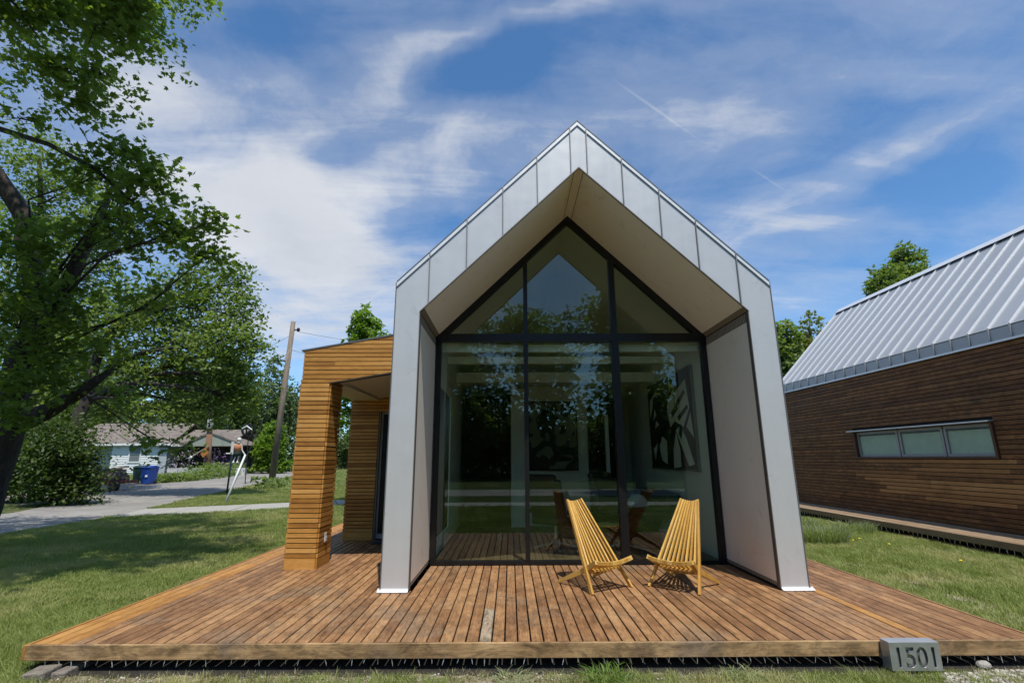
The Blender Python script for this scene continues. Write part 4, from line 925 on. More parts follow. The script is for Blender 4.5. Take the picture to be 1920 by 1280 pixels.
mbx.tube([tuple(at(20,800,9.2)), tuple(at(90,770,9.1)), tuple(at(150,735,9.)), tuple(at(214,690,9.))], [.2,.15,.11,.045], 10); mbx.tube([tuple(at(45,680,9.)), tuple(at(110,580,9.)), tuple(at(150,480,8.8)), tuple(at(185,410,8.6)), tuple(at(215,340,8.4))], [.17,.15,.12,.08,.02], 10)
mbx.tube([tuple(at(-60,-60,6.3)), tuple(at(30,10,6.4)), tuple(at(75,75,6.5))], [.03,.02,.01], 6)
mbx.tube([tuple(at(190,-60,6.)), tuple(at(200,10,6.1)), tuple(at(175,60,6.2)), tuple(at(165,85,6.2))], [.02,.016,.01,.006], 5)
mbx.tube([tuple(at(0,242,7.6)), tuple(at(90,270,7.5)), tuple(at(180,318,7.4)), tuple(at(250,380,7.3)), tuple(at(300,415,7.3))], [.05,.042,.034,.022,.01], 7)
mbx.tube([tuple(at(150,240,7.4)), tuple(at(180,290,7.4)), tuple(at(130,270,7.4))], [.012,.02,.01], 5)
mbx.build('limb', BK, root, smooth=True)

# trees across the road
def bgtree(px, top, bot, wd, Y, label, lmat, seed, lsize=None, n_=9, per=12, ncl=26, base_px=None, kind='quad', tr=.25, group=None, name='tree', bark=BK2, hollow=.35, dens=2.3, spread=None):
    rg = random.Random(seed); k = Y/F_PX*1.02; H2 = (bot-top)/2; bl = []
    for i in range(n_):
        a = rg.uniform(0, 6.28); q = rg.uniform(0, .62); yy = (bot+top)/2-math.sin(a)*q*H2*1.1; sh = 1-.45*max(0, ((bot+top)/2-yy)/H2)
        bl.append(B(px+math.cos(a)*q*wd*sh, yy, wd*.48, H2*.46, Y+rg.uniform(-1, 1)*wd*k*.5, ncl, per))
    bl.append(B(px, (top+bot)/2, wd*.6, H2*.62, Y, ncl, per)); bl.append(B(px+rg.uniform(-.2,.2)*wd, top+H2*.3, wd*.3, H2*.3, Y, ncl//2, per))
    bl.append(B(px, bot-H2*.3, wd*.75, H2*.32, Y, ncl, per))
    c = at(px, (top+bot)/2, Y); bx_ = at(base_px or px, 880, Y).x; base = (bx_, Y, GZ)
    return foliage_tree(name, base, label, 'tree', [base, (bx_*.6+c.x*.4, Y, GZ+(c.z-GZ)*.45), tuple(c), tuple(at(px, top+H2*.5, Y))], tr, bl, (lsize or .0155*Y**.75)*1.1, kind, lmat, bark, seed, spread or .045*wd*k*1.6, .012, group, dens, True, hollow, .5)
# two broad trees rooted behind the roadside shrubs, reaching over to the right
def broad(base_px, Y, blobs, label, lmat, seed, ls, tr=.3):
    bx_ = at(base_px, 880, Y).x; q = blobs[0]; m = at(q[0], q[1], Y)
    return foliage_tree('tree', (bx_, Y, GZ), label, 'tree', [(bx_,Y,GZ-.1),(bx_+.3,Y,3.4),(bx_*.75+m.x*.25,Y,6.),(bx_*.5+m.x*.5,Y,(6+m.z)/2+.5),tuple(m)], tr,
        [B(px, py, rx, ry, Y+dy, n1_, 15) for px, py, rx, ry, dy, n1_ in blobs], ls, 'quad', lmat, BK, seed, .42, .010, None, 2.3, True, .25, .6)
broad(120, 22.5, [(250,600,80,60,0,60),(330,560,75,60,0,60),(390,540,50,60,0,40),(410,640,70,55,-1,60),(445,590,38,60,0,36),(455,530,18,40,0,12),(430,700,55,45,0,50),(360,700,70,45,1,60),(280,690,75,50,0,60),(350,630,70,50,2,56),(300,770,60,26,0,30),(390,765,55,28,0,36),(455,740,32,36,0,24),(180,640,70,60,1,50),(470,650,22,40,0,18)],
      'broad feathery green tree whose crown reaches right over the white cottage', LM2, 21, .2)
broad(45, 27, [(70,300,90,60,0,44),(150,350,70,60,0,40),(30,380,70,70,0,40),(200,420,60,60,0,36),(110,470,90,60,0,50),(60,560,90,70,0,50),(150,520,80,60,0,50),(110,640,90,60,1,50),(200,700,90,50,0,50),(60,720,90,60,0,50),(140,770,80,40,0,44),(230,580,60,50,0,36),(250,770,50,30,0,24),(10,640,60,80,0,40),(90,420,60,60,0,26),(180,440,50,40,0,18)],
      'dense dark green tree filling the gap between the maple and the cottage', LM2, 22, .24)
bgtree(90, 560, 800, 100, 44, 'tall loose tree far behind the maple trunk', LM2, 24, n_=10, ncl=28, per=14, lsize=.28)
bgtree(430, 650, 870, 62, 70, 'dark rounded tree behind the brown utility pole', LM4, 25, n_=9, ncl=34, per=12, lsize=.4)
bgtree(528, 655, 885, 56, 68, 'hazy green tree just right of the tall bare utility pole', LM6, 26, n_=10, ncl=38, per=12, lsize=.36)
bgtree(590, 690, 885, 46, 72, 'tree partly hidden by the left side of the timber porch', LM6, 27, n_=9, ncl=30, per=12, lsize=.38)
bgtree(340, 690, 868, 90, 76, 'broad dark tree rising behind the carport roof', LM4, 28, n_=10, ncl=36, per=12, lsize=.45)
bgtree(200, 680, 868, 100, 80, 'broad dark tree rising behind the left end of the cottage roof', LM4, 29, n_=10, ncl=36, per=12, lsize=.45)
bgtree(60, 690, 885, 110, 74, 'broad dark tree far off to the left of the cottage', LM4, 30, n_=10, ncl=36, per=12, lsize=.45)
bgtree(480, 730, 885, 60, 84, 'low dark tree behind the bright round bush', LM4, 31, n_=8, ncl=34, per=12, lsize=.48)
bgtree(655, 790, 884, 60, 84, 'line tree seen low through the porch opening', LM6, 32, n_=8, ncl=34, per=12, lsize=.42)
bgtree(510, 790, 886, 42, 58, 'bright yellow green round bush right of the dangling skeleton', LM3, 33, n_=8, ncl=50, per=14, lsize=.3, name='bush', tr=.12, hollow=.6)
bgtree(690, 572, 815, 88, 17.5, 'bright green maple showing above and through the timber porch', LM3, 34, n_=9, ncl=26, per=13, kind='oval', lsize=.17, bark=BK2, tr=.16)
# right hand side
bgtree(1468, 590, 800, 52, 30, 'dense green tree between the two houses', LM2, 41, n_=9, ncl=34, per=14, lsize=.22)
bgtree(1515, 575, 760, 58, 34, 'sparse yellow green tree with bare grey branches showing', LM5, 42, n_=10, ncl=14, per=9, lsize=.22, tr=.22, hollow=.6)
bgtree(1686, 452, 640, 62, 26, 'bushy green tree top rising behind the metal roof', LM2, 43, n_=10, ncl=34, per=13, lsize=.2, kind='oval')
bgtree(1545, 640, 800, 60, 44, 'dark tree low behind the sparse yellow green tree', LM4, 44, n_=7, ncl=24, per=12, lsize=.28)
# shrub across the road
SHL = leafmat('shrub_leaf', (.03,.06,.015), (.1,.14,.035), .35)
bgtree(118, 785, 945, 70, 18.6, 'large dark shrub growing beside the road in front of the white cottage', SHL, 51, n_=14, ncl=34, per=15, kind='oval', lsize=.13, name='shrub', tr=.07, hollow=.2, dens=1.5, spread=.5)
bgtree(40, 800, 945, 60, 20, 'dark shrub left of the large one, behind the maple trunk', LM4, 52, n_=7, ncl=26, per=12, kind='oval', lsize=.14, name='shrub', tr=.07)
# trees behind the camera that the glass front mirrors
def backtree(x, y, h, r, seed, label, lm, nb_=10, dn=2.2, lo=.2):
    rg = random.Random(seed); bl = [((x+rg.uniform(-1,1)*r*.6, y+rg.uniform(-1,1)*r*.6, h*rg.uniform(lo,.93)), (r*.45, r*.45, r*.38), 26, 12) for _ in range(nb_)]
    return foliage_tree('tree', (x, y, GZ), label, 'tree', [(x,y,GZ-.1),(x+.2,y,h*.35),(x-.1,y,h*.6),(x,y,h*.9)], h*.02, bl, .42, 'quad', lm, BK, seed, .5, .015, 'trees mirrored in the glass front', dn, True, .3, .4)
backtree(7.0, -13, 12.5, 3.3, 61, 'near tree with bare lower branches mirrored at the right of the glass', LM2, 8, 1.6, .5)
backtree(-4, -28, 13.5, 4.5, 62, 'tree mirrored at the left of the glass front', LM2, 13)
backtree(3, -32, 15.5, 5.5, 63, 'tree mirrored in the middle of the glass front', LM2, 13)
backtree(-13, -26, 10, 5, 64, 'tree mirrored beyond the left pane', LM4, 13)
backtree(12, -28, 10, 5.5, 65, 'tree mirrored in the right pane', LM2, 13)
backtree(21, -22, 11, 5, 66, 'tree standing farther right behind the photographer', LM2)
backtree(-24, -20, 11, 5, 67, 'tree standing farther left behind the photographer', LM2)
def hedge(name, x0_, x1_, y, h, n_, seed, label):
    rg = np.random.default_rng(seed); c = np.stack([rg.uniform(x0_, x1_, n_), y+rg.normal(size=n_)*1.5, GZ+rg.uniform(0, 1, n_)**.8*h*(1+.25*np.sin(np.linspace(0, 30, n_)))], 1)
    V, Fx = leaves(c, .75, rg, 'quad'); return tag(np_mesh(name, V, Fx, LM4), label, 'trees', kind='stuff')
hedge('woods', -70, 70, -40, 8.5, 26000, 71, 'far belt of trees behind the camera')
hedge('shrubs', -45, 45, -31, 4.5, 22000, 74, 'dense shrubs under the trees behind the camera')
hedge('woods', -110, -10, 98, 9, 9000, 72, 'far belt of trees beyond the street on the left')
hedge('woods', -10, 110, 92, 9, 9000, 73, 'far belt of trees beyond the houses on the right')

# ------------------------------------------------------------------ utility poles and wires
PW = barkmat('pole_wood', (.13,.1,.075), (.3,.24,.18), .6)
pb = gr(508, 912); pt_ = at(550, 603, pb.y)
up1 = thing('utility_pole', (pb.x, pb.y, GZ), 'tall bare wooden utility pole with a guy wire left of the porch', 'utility pole')
mb = MB(); mb.tube([(pb.x,pb.y,GZ-.1), (pb.x+(pt_.x-pb.x)*.5, pb.y, pt_.z*.5), (pt_.x, pb.y, pt_.z)], [.2,.17,.14], 12); mb.build('pole', PW, up1, smooth=True)
q = at(556, 618, pb.y); mb = MB(); mb.tube([(pt_.x,pb.y,q.z),(q.x+.1,pb.y,q.z)], .04, 6); mb.ball((q.x+.12,pb.y,q.z),.11,.11,.14,8,6); mb.build('insulator', M_['black'], up1)
a, b = at(545, 655, pb.y), gr(436, 900); b = Vector((b.x, b.y, GZ))
a2 = at(538, 686, pb.y); g2 = at(466, 848, pb.y+1)
mb = MB(); mb.tube([tuple(a2), tuple(a2.lerp(g2, .5)), tuple(g2), tuple(at(440, 905, pb.y+2))], .018, 5); mb.build('guy_wire', M_['trim'], up1)
def wire(p, q, sag, lb):
    p, q = Vector(p), Vector(q); pts = []
    for i in range(13): t = i/12; v = p.lerp(q, t); v.z -= sag*4*t*(1-t); pts.append(v)
    mb = MB(); mb.tube(pts, .012, 4); tag(mb.build('wire', M_['trim']), lb, 'wire', 'wires strung from the utility pole')
wire(at(546, 628, pb.y), at(380, 690, 66), .6, 'upper wire running left from the pole to the brown pole')
wire(at(540, 662, pb.y), at(390, 735, 66), .6, 'lower wire running left from the pole through the trees')
wire(at(551, 620, pb.y), at(760, 640, 60), .4, 'faint wire running right from the top of the pole')
wire(at(546, 656, pb.y), at(700, 668, 50), .4, 'short wire running right from the pole behind the porch roof')
p2 = at(390, 882, 46); p2 = Vector((p2.x, 46, GZ)); p2t = at(402, 680, 46)
up2 = thing('utility_pole', (p2.x, p2.y, GZ), 'brown wooden utility pole with grey cap box before the carport', 'utility pole')
RP = barkmat('pole_red', (.16,.08,.045), (.3,.17,.1), .6)
mb = MB(); mb.tube([(p2.x,46,GZ-.1), (at(394,790,46).x,46,at(394,790,46).z)], [.26,.24], 12); mb.build('lower_pole', RP, up2, smooth=True)
mb = MB(); mb.tube([tuple(at(394,790,46)), tuple(p2t)], [.2,.16], 12); mb.build('upper_pole', PW, up2, smooth=True)
q = at(394, 795, 45.8); mb = MB(); mb.lathe((q.x, 45.8, q.z-.5), [(.2,0),(.26,.1),(.26,.9),(.16,1.1)], 12); mb.build('transformer', plain('transformer_grey', (.42,.42,.42), .5), up2, smooth=True)
mb = MB(); mb.tube([tuple(at(392,836,45.7)), tuple(at(358,857,45.2))], .07, 7); mb.build('bracket_arm', PW, up2); q = at(358,857,45.2); mb = MB(); mb.ball(tuple(q), .13, n=10); mb.build('end_ball', M_['white'], up2, smooth=True)
s_ = at(383, 848, 45.5); mb = MB(); mb.prism([(s_.x-.4,45.5,s_.z-.05),(s_.x-.05,45.5,s_.z-.45),(s_.x+.36,45.5,s_.z),(s_.x,45.5,s_.z+.42)], (0,.04,0)); tag(mb.build('warning_sign', plain('sign_orange', (.4,.15,.03), .5, 0, .4, 3)), 'orange diamond warning sign beside the brown pole', 'sign')

# ------------------------------------------------------------------ skeleton on poles
HY = 20.
bone = plain('bone_white', (.6,.6,.56), .7); paintw = plain('pole_white', (.7,.72,.72), .5)
q = at(440, 935, HY)
sk = thing('skeleton_figure', (at(447, 870, HY).x, HY, GZ), 'pale skeleton figure in an orange vest perched between two leaning poles', 'yard decoration')
k = HY/F_PX*1.02
def sp3(px, py, dy=0): return tuple(at(px, py, HY+dy))
g1 = gr(422, 943); mb = MB(); mb.tube([(g1.x, g1.y, GZ-.05), tuple(g1.lerp(at(460,852,HY),.5)), sp3(460, 852)], [.042,.04,.035], 8); mb.build('white_pole', paintw, sk, smooth=True)
mb = MB(); g3 = gr(425, 926); mb.tube([(g3.x, g3.y, GZ-.05), tuple(at(437, 838, g3.y-.5))], .042, 8); mb.build('grey_pole', M_['trim'], sk, smooth=True)
mb = MB(); mb.tube([sp3(424, 850, .4), sp3(437, 850, .4)], .03, 6); mb.tube([sp3(435, 848, .4), sp3(437, 828, .4)], .06, 8); mb.build('hand_bracket', bone, sk)
mb = MB(); mb.ball(sp3(449, 824.5), .085, .095, .1, 12, 8); mb.box(*(Vector(sp3(447,830))-Vector((.0,.07,.03))), *(Vector(sp3(451,827))+Vector((0,0,0)))); mb.build('skull', bone, sk, smooth=True)
mb = MB()
for dx in (-1.4, 1.4): mb.ball(tuple(Vector(sp3(449+dx*1.1, 825))+Vector((0,-.085,0))), .022, n=8, k=6)
mb.build('eye_sockets', M_['black'], sk)
mb = MB(); mb.tube([sp3(448.5,829), sp3(448,833), sp3(446,845), sp3(445,855)], [.025,.03,.028,.03], 7); mb.build('spine', bone, sk)
mb = MB(); mb.tube([sp3(449,831), sp3(447.5,834), sp3(446.5,840), sp3(445,846)], [.05,.15,.14,.09], 12); mb.build('vest', plain('vest_orange', (.5,.2,.1), .8, 0, .3, 8), sk, smooth=True)
mb = MB(); mb.tube([sp3(445,846), sp3(445,850), sp3(446,855)], [.1,.13,.09], 10); mb.build('shorts', plain('shorts_dark', (.02,.035,.03), .9), sk, smooth=True)
mb = MB(); mb.tube([sp3(439,833), sp3(453,833)], .025, 6); mb.tube([sp3(453,833), sp3(454,844), sp3(459,852)], [.028,.022,.025], 6); mb.tube([sp3(439,833), sp3(437,844), sp3(436,851)], [.028,.022,.025], 6); mb.build('arms', bone, sk)
for xs_ in ((443,437.5), (448,445)):
    mb = MB(); mb.tube([sp3(xs_[0],852), sp3((xs_[0]+xs_[1])/2,859), sp3(xs_[1],865)], [.03,.02,.02], 6); mb.tube([sp3(xs_[1],865), sp3(xs_[1]-.5,868,-.1)], [.03,.045], 6); mb.build('leg', bone, sk)
t = thing('wire_sculpture', (at(462,885,34).x, 34, GZ), 'dark round wire sculpture with a white band behind the skeleton', 'sculpture')
mb = MB()
for k_ in range(5):
    a = k_*.6; c = at(466,806,34); mb.tube([(c.x+.42*math.cos(u_)*math.cos(a), 34+.42*math.cos(u_)*math.sin(a), c.z+.42*math.sin(u_)) for u_ in np.linspace(0,6.283,20)], .035, 5, cap=False)
mb.build('rings', M_['black'], t); c = at(464,802,33.6); mb = MB(); mb.tube([(c.x-.35,33.6,c.z-.05),(c.x,33.5,c.z+.12),(c.x+.3,33.6,c.z-.12)], .05, 6); mb.build('white_band', M_['white'], t)
mb = MB(); mb.tube([(at(462,885,34).x,34,GZ), tuple(at(466,815,34))], .03, 7); mb.build('post', M_['black'], t)

# ------------------------------------------------------------------ white cottage, bins, trailer, garden
HYD = 57.
cot = thing('white_cottage', (-42, HYD, GZ), 'white siding cottage with brown shingle roof and dark carport across the road', 'house')
def shingle():
    m, n, b, out = mat_base('brown_shingle'); tc = n.new('ShaderNodeTexCoord').outputs['Object']; br = n.new('ShaderNodeTexBrick'); n.l.new(n.mapv(tc, rot=(R_(50),0,0)), br.inputs[0]); br.inputs['Scale'].default_value = 2.2
    br.inputs['Color1'].default_value = (.22,.185,.155,1); br.inputs['Color2'].default_value = (.17,.14,.12,1); br.inputs['Mortar'].default_value = (.11,.09,.08,1); br.inputs['Mortar Size'].default_value = .012
    n.l.new(n.mix(1., br.outputs[0], n.mr(n.noise(tc, 1.5, 5, .6), .2, .8, .75, 1.2), 'MULTIPLY'), b.inputs['Base Color']); b.inputs['Roughness'].default_value = .95; return m
SH = shingle(); SID = plain('white_siding', (.72,.74,.74), .6, 0, .04, 3); SID2 = plain('grey_siding', (.4,.44,.47), .6)
xa, xb = -44.9, -39.6; zt_ = 3.1
mb = MB(); mb.box(xa, HYD, GZ, xb, 64, zt_); mb.build('wall', SID, cot)
for k in range(16):
    mb = MB(); mb.prism([(xa, HYD-.002, .02+k*.19), (xa, HYD-.045, .02+k*.19), (xa, HYD-.002, .2+k*.19)], (xb-xa,0,0)); mb.build('siding_board', SID, cot)
mb = MB(); mb.box(-49.5, HYD+1.2, GZ, xa-.01, 64, zt_-.1); mb.build('wall', SID2, cot)
rp = lambda x0_, x1_, y0_, zz0, y1_, zz1, nm='roof', mt=SH: (MB().prism([(x0_,y0_,zz0),(x1_,y0_,zz0),(x1_,y1_,zz1),(x0_,y1_,zz1)], (0,0,.15))).build(nm, mt, cot)
rp(-50,-38.2,56.6,3.05,60.6,5.55); rp(-50,-38.2,64.4,3.05,60.6,5.55)
rp(-38.19,-31.6,56.8,2.95,60.6,4.75); rp(-38.19,-31.6,64.4,2.95,60.6,4.75)
mb = MB(); mb.box(-50,56.5,2.95,-38.2,56.62,3.2); mb.box(-38.19,56.7,2.85,-31.6,56.82,3.05); mb.build('gutter', M_['white'], cot)
c = at(395,812,56); mb = MB(); mb.prism([(at(345,839,56).x,56,2.85),(at(450,839,56).x,56,2.85),(c.x,56,c.z)], (0,.1,0)); mb.build('gable', plain('gable_grey', (.3,.32,.27), .7), cot)
mb = MB(); mb.prism([(at(340,839,56).x,55.9,2.85),(c.x,55.9,c.z),(c.x,55.9,c.z+.15),(at(335,839,56).x,55.9,2.95)], (0,4,0)); mb.prism([(at(455,839,56).x,55.9,2.85),(c.x+.001,55.9,c.z),(c.x+.001,55.9,c.z+.15),(at(460,839,56).x,55.9,2.95)], (0,4,0)); mb.build('gable_roof', SH, cot)
mb = MB(); mb.box(-39.5,60,GZ,-30.6,60.2,2.9); mb.build('carport_wall', plain('carport_dark', (.05,.045,.04), .8), cot)
mb = MB(); mb.box(-39.5,HYD,2.75,-30.6,60,2.82); mb.build('carport_ceiling', plain('carport_ceiling', (.1,.09,.08), .8), cot)
for px in (352, 398, 447): x = at(px, 880, HYD).x; mb = MB(); mb.box(x-.07,HYD,GZ,x+.07,HYD+.14,2.84); mb.build('post', M_['trimbrown'], cot)
mb = MB(); mb.box(xb+.001,HYD,GZ,xb+.9,HYD+.1,3.0); mb.build('corner_wall', SID2, cot)
wx0, wx1 = at(243,860,HYD).x, at(262,860,HYD).x; wz0_, wz1_ = at(250,865,HYD).z, at(250,836,HYD).z
f = MB(); f.box(wx0-.14,HYD-.1,wz0_-.14,wx0,HYD+.0,wz1_+.1); f.box(wx1,HYD-.1,wz0_-.14,wx1+.14,HYD,wz1_+.1); f.box(wx0+.001,HYD-.1,wz0_-.14,wx1-.001,HYD,wz0_); f.box(wx0+.001,HYD-.1,wz1_,wx1-.001,HYD,wz1_+.1); f.box(wx0+.001,HYD-.09,(wz0_+wz1_)/2-.03,wx1-.001,HYD-.05,(wz0_+wz1_)/2+.03); wo_ = f.build('window', M_['white'], cot)
f = MB(); f.box(wx0,HYD-.048,wz0_,wx1,HYD-.046,wz1_); f.build('pane', plain('blind_grey', (.16,.18,.19), .3), wo_)
def bin_(px, py, mat, label, w_=.62):
    g = gr(px, py); t = thing('wheeled_bin', (g.x, g.y, GZ), label, 'bin', 'wheeled bins before the cottage')
    mb = MB(); x, y = g.x, g.y; h = 1.25*(w_/.62)
    h = 1.07; b4 = [(x-w_*.8,y-.35,GZ+.05),(x+w_*.8,y-.35,GZ+.05),(x+w_*.8,y+.35,GZ+.05),(x-w_*.8,y+.35,GZ+.05)]; t4 = [(x-w_,y-.45,GZ+h),(x+w_,y-.45,GZ+h),(x+w_,y+.45,GZ+h),(x-w_,y+.45,GZ+h)]
    mb.add(b4+t4, [(3,2,1,0),(4,5,6,7),(0,1,5,4),(1,2,6,5),(2,3,7,6),(3,0,4,7)]); mb.build('body', mat, t, bevel=.03)
    mb = MB(); mb.prism([(x-w_*1.06,y-.5,GZ+h),(x-w_*1.06,y-.5,GZ+h+.05),(x-w_*1.06,y+.1,GZ+h+.17),(x-w_*1.06,y+.5,GZ+h+.05),(x-w_*1.06,y+.5,GZ+h)], (w_*2.12,0,0)); mb.build('lid', mat, t, bevel=.02)
    for sg in (-1, 1): mb = MB(); mb.tube([(x+sg*w_*.82,y+.3,GZ+.13),(x+sg*w_*.92,y+.3,GZ+.13)], .13, 10); mb.build('wheel', M_['black'], t)
    return t, (x, y, h)
bt, (bx, by, bh) = bin_(277, 908, plain('bin_blue', (.015,.06,.3), .45, 0, .1), 'blue wheeled bin at the roadside', .3)
mb = MB(); mb.box(bx+.05,by-.455,.3,bx+.2,by-.435,.42); mb.build('sticker', M_['white'], bt)
bin_(261, 906, plain('bin_green', (.02,.05,.035), .5, 0, .1), 'dark green wheeled bin left of the blue bin', .28)
# trailer with logs
tg = gr(205, 920); tr_ = thing('log_trailer', (tg.x, tg.y, GZ), 'low rusty red trailer loaded with logs left of the bins', 'trailer')
rust = plain('trailer_red', (.14,.045,.03), .7, .1, .4, 3); logm = barkmat('log_bark', (.06,.04,.035), (.16,.11,.09), .8)
x, y = tg.x, tg.y
def P3(px, py, Y=None): return tuple(at(px, py, Y or y))
mb = MB(); mb.beam(P3(178,907), P3(248,902), .8, .16); mb.build('bed_frame', rust, tr_)
for px in (184, 222): q = at(px, 914, y); mb = MB(); mb.tube([(q.x, y-.45, GZ+.24), (q.x, y-.2, GZ+.24)], .24, 14); wo2 = mb.build('wheel', M_['black'], tr_); mb = MB(); mb.tube([(q.x, y-.47, GZ+.24), (q.x, y-.45, GZ+.24)], .08, 10); mb.build('hub', rust, wo2)
for i, (pa, pb_) in enumerate(((898,896),(893,891),(889,888),(885,884))):
    mb = MB(); mb.tube([P3(176+i*2, pa, y-.1+.1*i), P3(240-i*4, pb_, y+.1+.1*i)], .17, 9); tag(mb.build('log', logm), ['lowest log on the trailer bed','second log up on the trailer','third log up on the trailer','topmost log on the trailer'][i], 'log', 'logs on the trailer')
mb = MB(); mb.tube([P3(186,915), P3(189,880)], .05, 6); mb.tube([P3(224,908), P3(223,882)], .04, 6); mb.build('stake', PW, tr_)
bn = gr(226, 900); t = thing('wooden_bench', (bn.x, bn.y, GZ), 'weathered wooden bench behind the log trailer', 'bench')
mb = MB(); mb.beam(tuple(at(213,878,bn.y)), tuple(at(238,875,bn.y)), .5, .12); mb.build('seat', PW, t)
for px in (217, 233): q = at(px, 878, bn.y); mb = MB(); mb.box(q.x-.08,bn.y-.2,GZ,q.x+.08,bn.y+.2,q.z-.05); mb.build('leg', PW, t)
for i, (px, py, w_) in enumerate(((217,902,12),(232,899,16),(200,897,10))):
    g = gr(px, py+8)
# low wall and flower bed
wl = thing('low_wall', (at(340,884,52).x, 52, GZ), 'low white block wall in front of the dark carport', 'wall')
for i in range(7):
    a = at(312+i*21, 885, 52).x; b = at(312+(i+1)*21, 885, 52).x; mb = MB(); mb.box(a+.03,52,GZ,b-.03,52.4,.55+.03*(i % 2)); mb.build('block', plain('block_white'+str(i), (.55-.03*(i%3),.54,.52), .8, 0, .2), wl)
rg = np.random.default_rng(5)
def patch(name, pts, n_, h, size, mat, label, cat, kind='quad'):
    c = []
    for _ in range(n_):
        i = rg.integers(0, len(pts)-1); t = rg.uniform(); p = np.array(pts[i][:2])*(1-t)+np.array(pts[i+1][:2])*t
        c.append((p[0]+rg.normal()*.45, p[1]+rg.normal()*.7, GZ+rg.uniform(0,1)*h*(1+.4*math.sin(p[0]*2.1))))
    V, Fx = leaves(np.array(c), size, rg, kind); return tag(np_mesh(name, V, Fx, mat), label, cat, kind='stuff')
bed = [gr(300,905), gr(345,902), gr(400,896), gr(440,890), gr(478,884)]
patch('flower_bed_leaves', bed, 5200, 1.0, .22, LM2, 'leafy green flower bed along the far road edge', 'plants')
FM = leafmat('purple_flower', (.18,.07,.28), (.42,.25,.55), .3)
patch('purple_flowers', [gr(395,893), gr(430,887), gr(460,884)], 900, 2.0, .17, FM, 'tall purple flowers at the right of the bed', 'flowers')
patch('purple_flowers', [gr(318,898), gr(345,896)], 380, 1.8, .14, leafmat('lilac_flower', (.3,.22,.34), (.5,.42,.55), .3), 'pale lilac flowers near the low wall', 'flowers')
patch('red_flowers', [gr(424,888), gr(434,886)], 90, 2.1, .15, leafmat('red_flower', (.4,.03,.05), (.55,.08,.08), .3), 'red blooms among the purple flowers', 'flowers')
patch('pole_weeds', [gr(497,917), gr(518,915)], 160, .7, .3, LM2, 'weeds round the foot of the tall bare pole', 'weeds')

# ------------------------------------------------------------------ grass (geometry nodes instances)
def clump(name, nb, h, wdt, spread_, mat, seed):
    rg = np.random.default_rng(seed); V = []; Fx = []
    for i in range(nb):
        a = rg.uniform(0, 6.28); r = spread_*rg.uniform(0,1)**.6; b = np.array([r*math.cos(a), r*math.sin(a), 0]); hh = h*rg.uniform(.5,1.1); l = rg.normal(size=2)*hh*.45; w_ = wdt*rg.uniform(.7,1.3)
        q = rg.uniform(0,6.28); s_ = np.array([math.cos(q), math.sin(q), 0])*w_/2
        m_ = b+np.array([l[0]*.35, l[1]*.35, hh*.6]); t = b+np.array([l[0], l[1], hh]); k = len(V)
        V += [b-s_, b+s_, m_+s_*.8, m_-s_*.8, t]; Fx += [(k,k+1,k+2),(k,k+2,k+3),(k+3,k+2,k+4)]
    o = np_mesh(name, np.array(V), np.array(Fx), mat); C.objects.unlink(o); return o
def grassmat(name, c1, c2, c3):
    m = bpy.data.materials.new(name); m.use_nodes = True; m.node_tree.nodes.clear(); n = NT(m.node_tree); out = n.new('ShaderNodeOutputMaterial')
    oi = n.new('ShaderNodeObjectInfo'); isl = n.new('ShaderNodeNewGeometry').outputs['Random Per Island']
    big_ = n.noise(oi.outputs['Location'], .8, 3, .6)
    c = n.mix(n.m('ADD', n.m('MULTIPLY', isl, .6), n.m('MULTIPLY', oi.outputs['Random'], .4)), c4(c1), c4(c2)); c = n.mix(n.mr(n.m('ADD', big_, n.m('MULTIPLY', isl, .15)), .55, .72, 0., .8), c, c4(c3))
    di = n.new('ShaderNodeBsdfPrincipled'); n.l.new(c, di.inputs['Base Color']); di.inputs['Roughness'].default_value = .5; di.inputs['Specular IOR Level'].default_value = .25
    tl = n.new('ShaderNodeBsdfTranslucent'); n.l.new(n.mix(1., c, (1.3,1.4,.7,1), 'MULTIPLY'), tl.inputs[0]); mx = n.new('ShaderNodeMixShader'); mx.inputs[0].default_value = .35
    n.l.new(di.outputs[0], mx.inputs[1]); n.l.new(tl.outputs[0], mx.inputs[2]); n.l.new(mx.outputs[0], out.inputs[0]); return m
GM = grassmat('lawn_blades', (.14,.195,.045), (.37,.41,.135), (.47,.44,.21)); GM2 = grassmat('dry_blades', (.2,.21,.09), (.38,.35,.18), (.48,.43,.26))
cl_lawn = clump('lawn_clump', 22, .055, .0045, .055, GM, 1); cl_mid = clump('lawn_tuft', 26, .08, .011, .12, GM, 2); cl_far = clump('far_tuft', 24, .11, .03, .3, GM, 3); cl_dry = clump('dry_clump', 12, .035, .004, .05, GM2, 4); cl_tall = clump('tall_clump', 40, .16, .006, .07, GM, 5)
def inside(p, poly):
    x, y = p[:,0], p[:,1]; r = np.zeros(len(p), bool); n_ = len(poly)
    for i in range(n_):
        x0_, y0_ = poly[i]; x1_, y1_ = poly[(i+1) % n_]
        c = ((y0_ > y) != (y1_ > y)) & (x < (x1_-x0_)*(y-y0_)/(y1_-y0_+1e-12)+x0_); r ^= c
    return r
roadpoly = [(-10.9,-45),(-11,5),(-11.1,12.),(-11.15,14.),(-11.95,17.),(-14.3,24.8),(-16.95,35.6),(-20.7,48.4),(-27,78.8),(-38,72),(-28.7,49.3),(-24.7,37.9),(-20.6,26.4),(-17.4,20.5),(-15.4,16.1),(-15.3,12.),(-15.2,5),(-15.2,-45)]
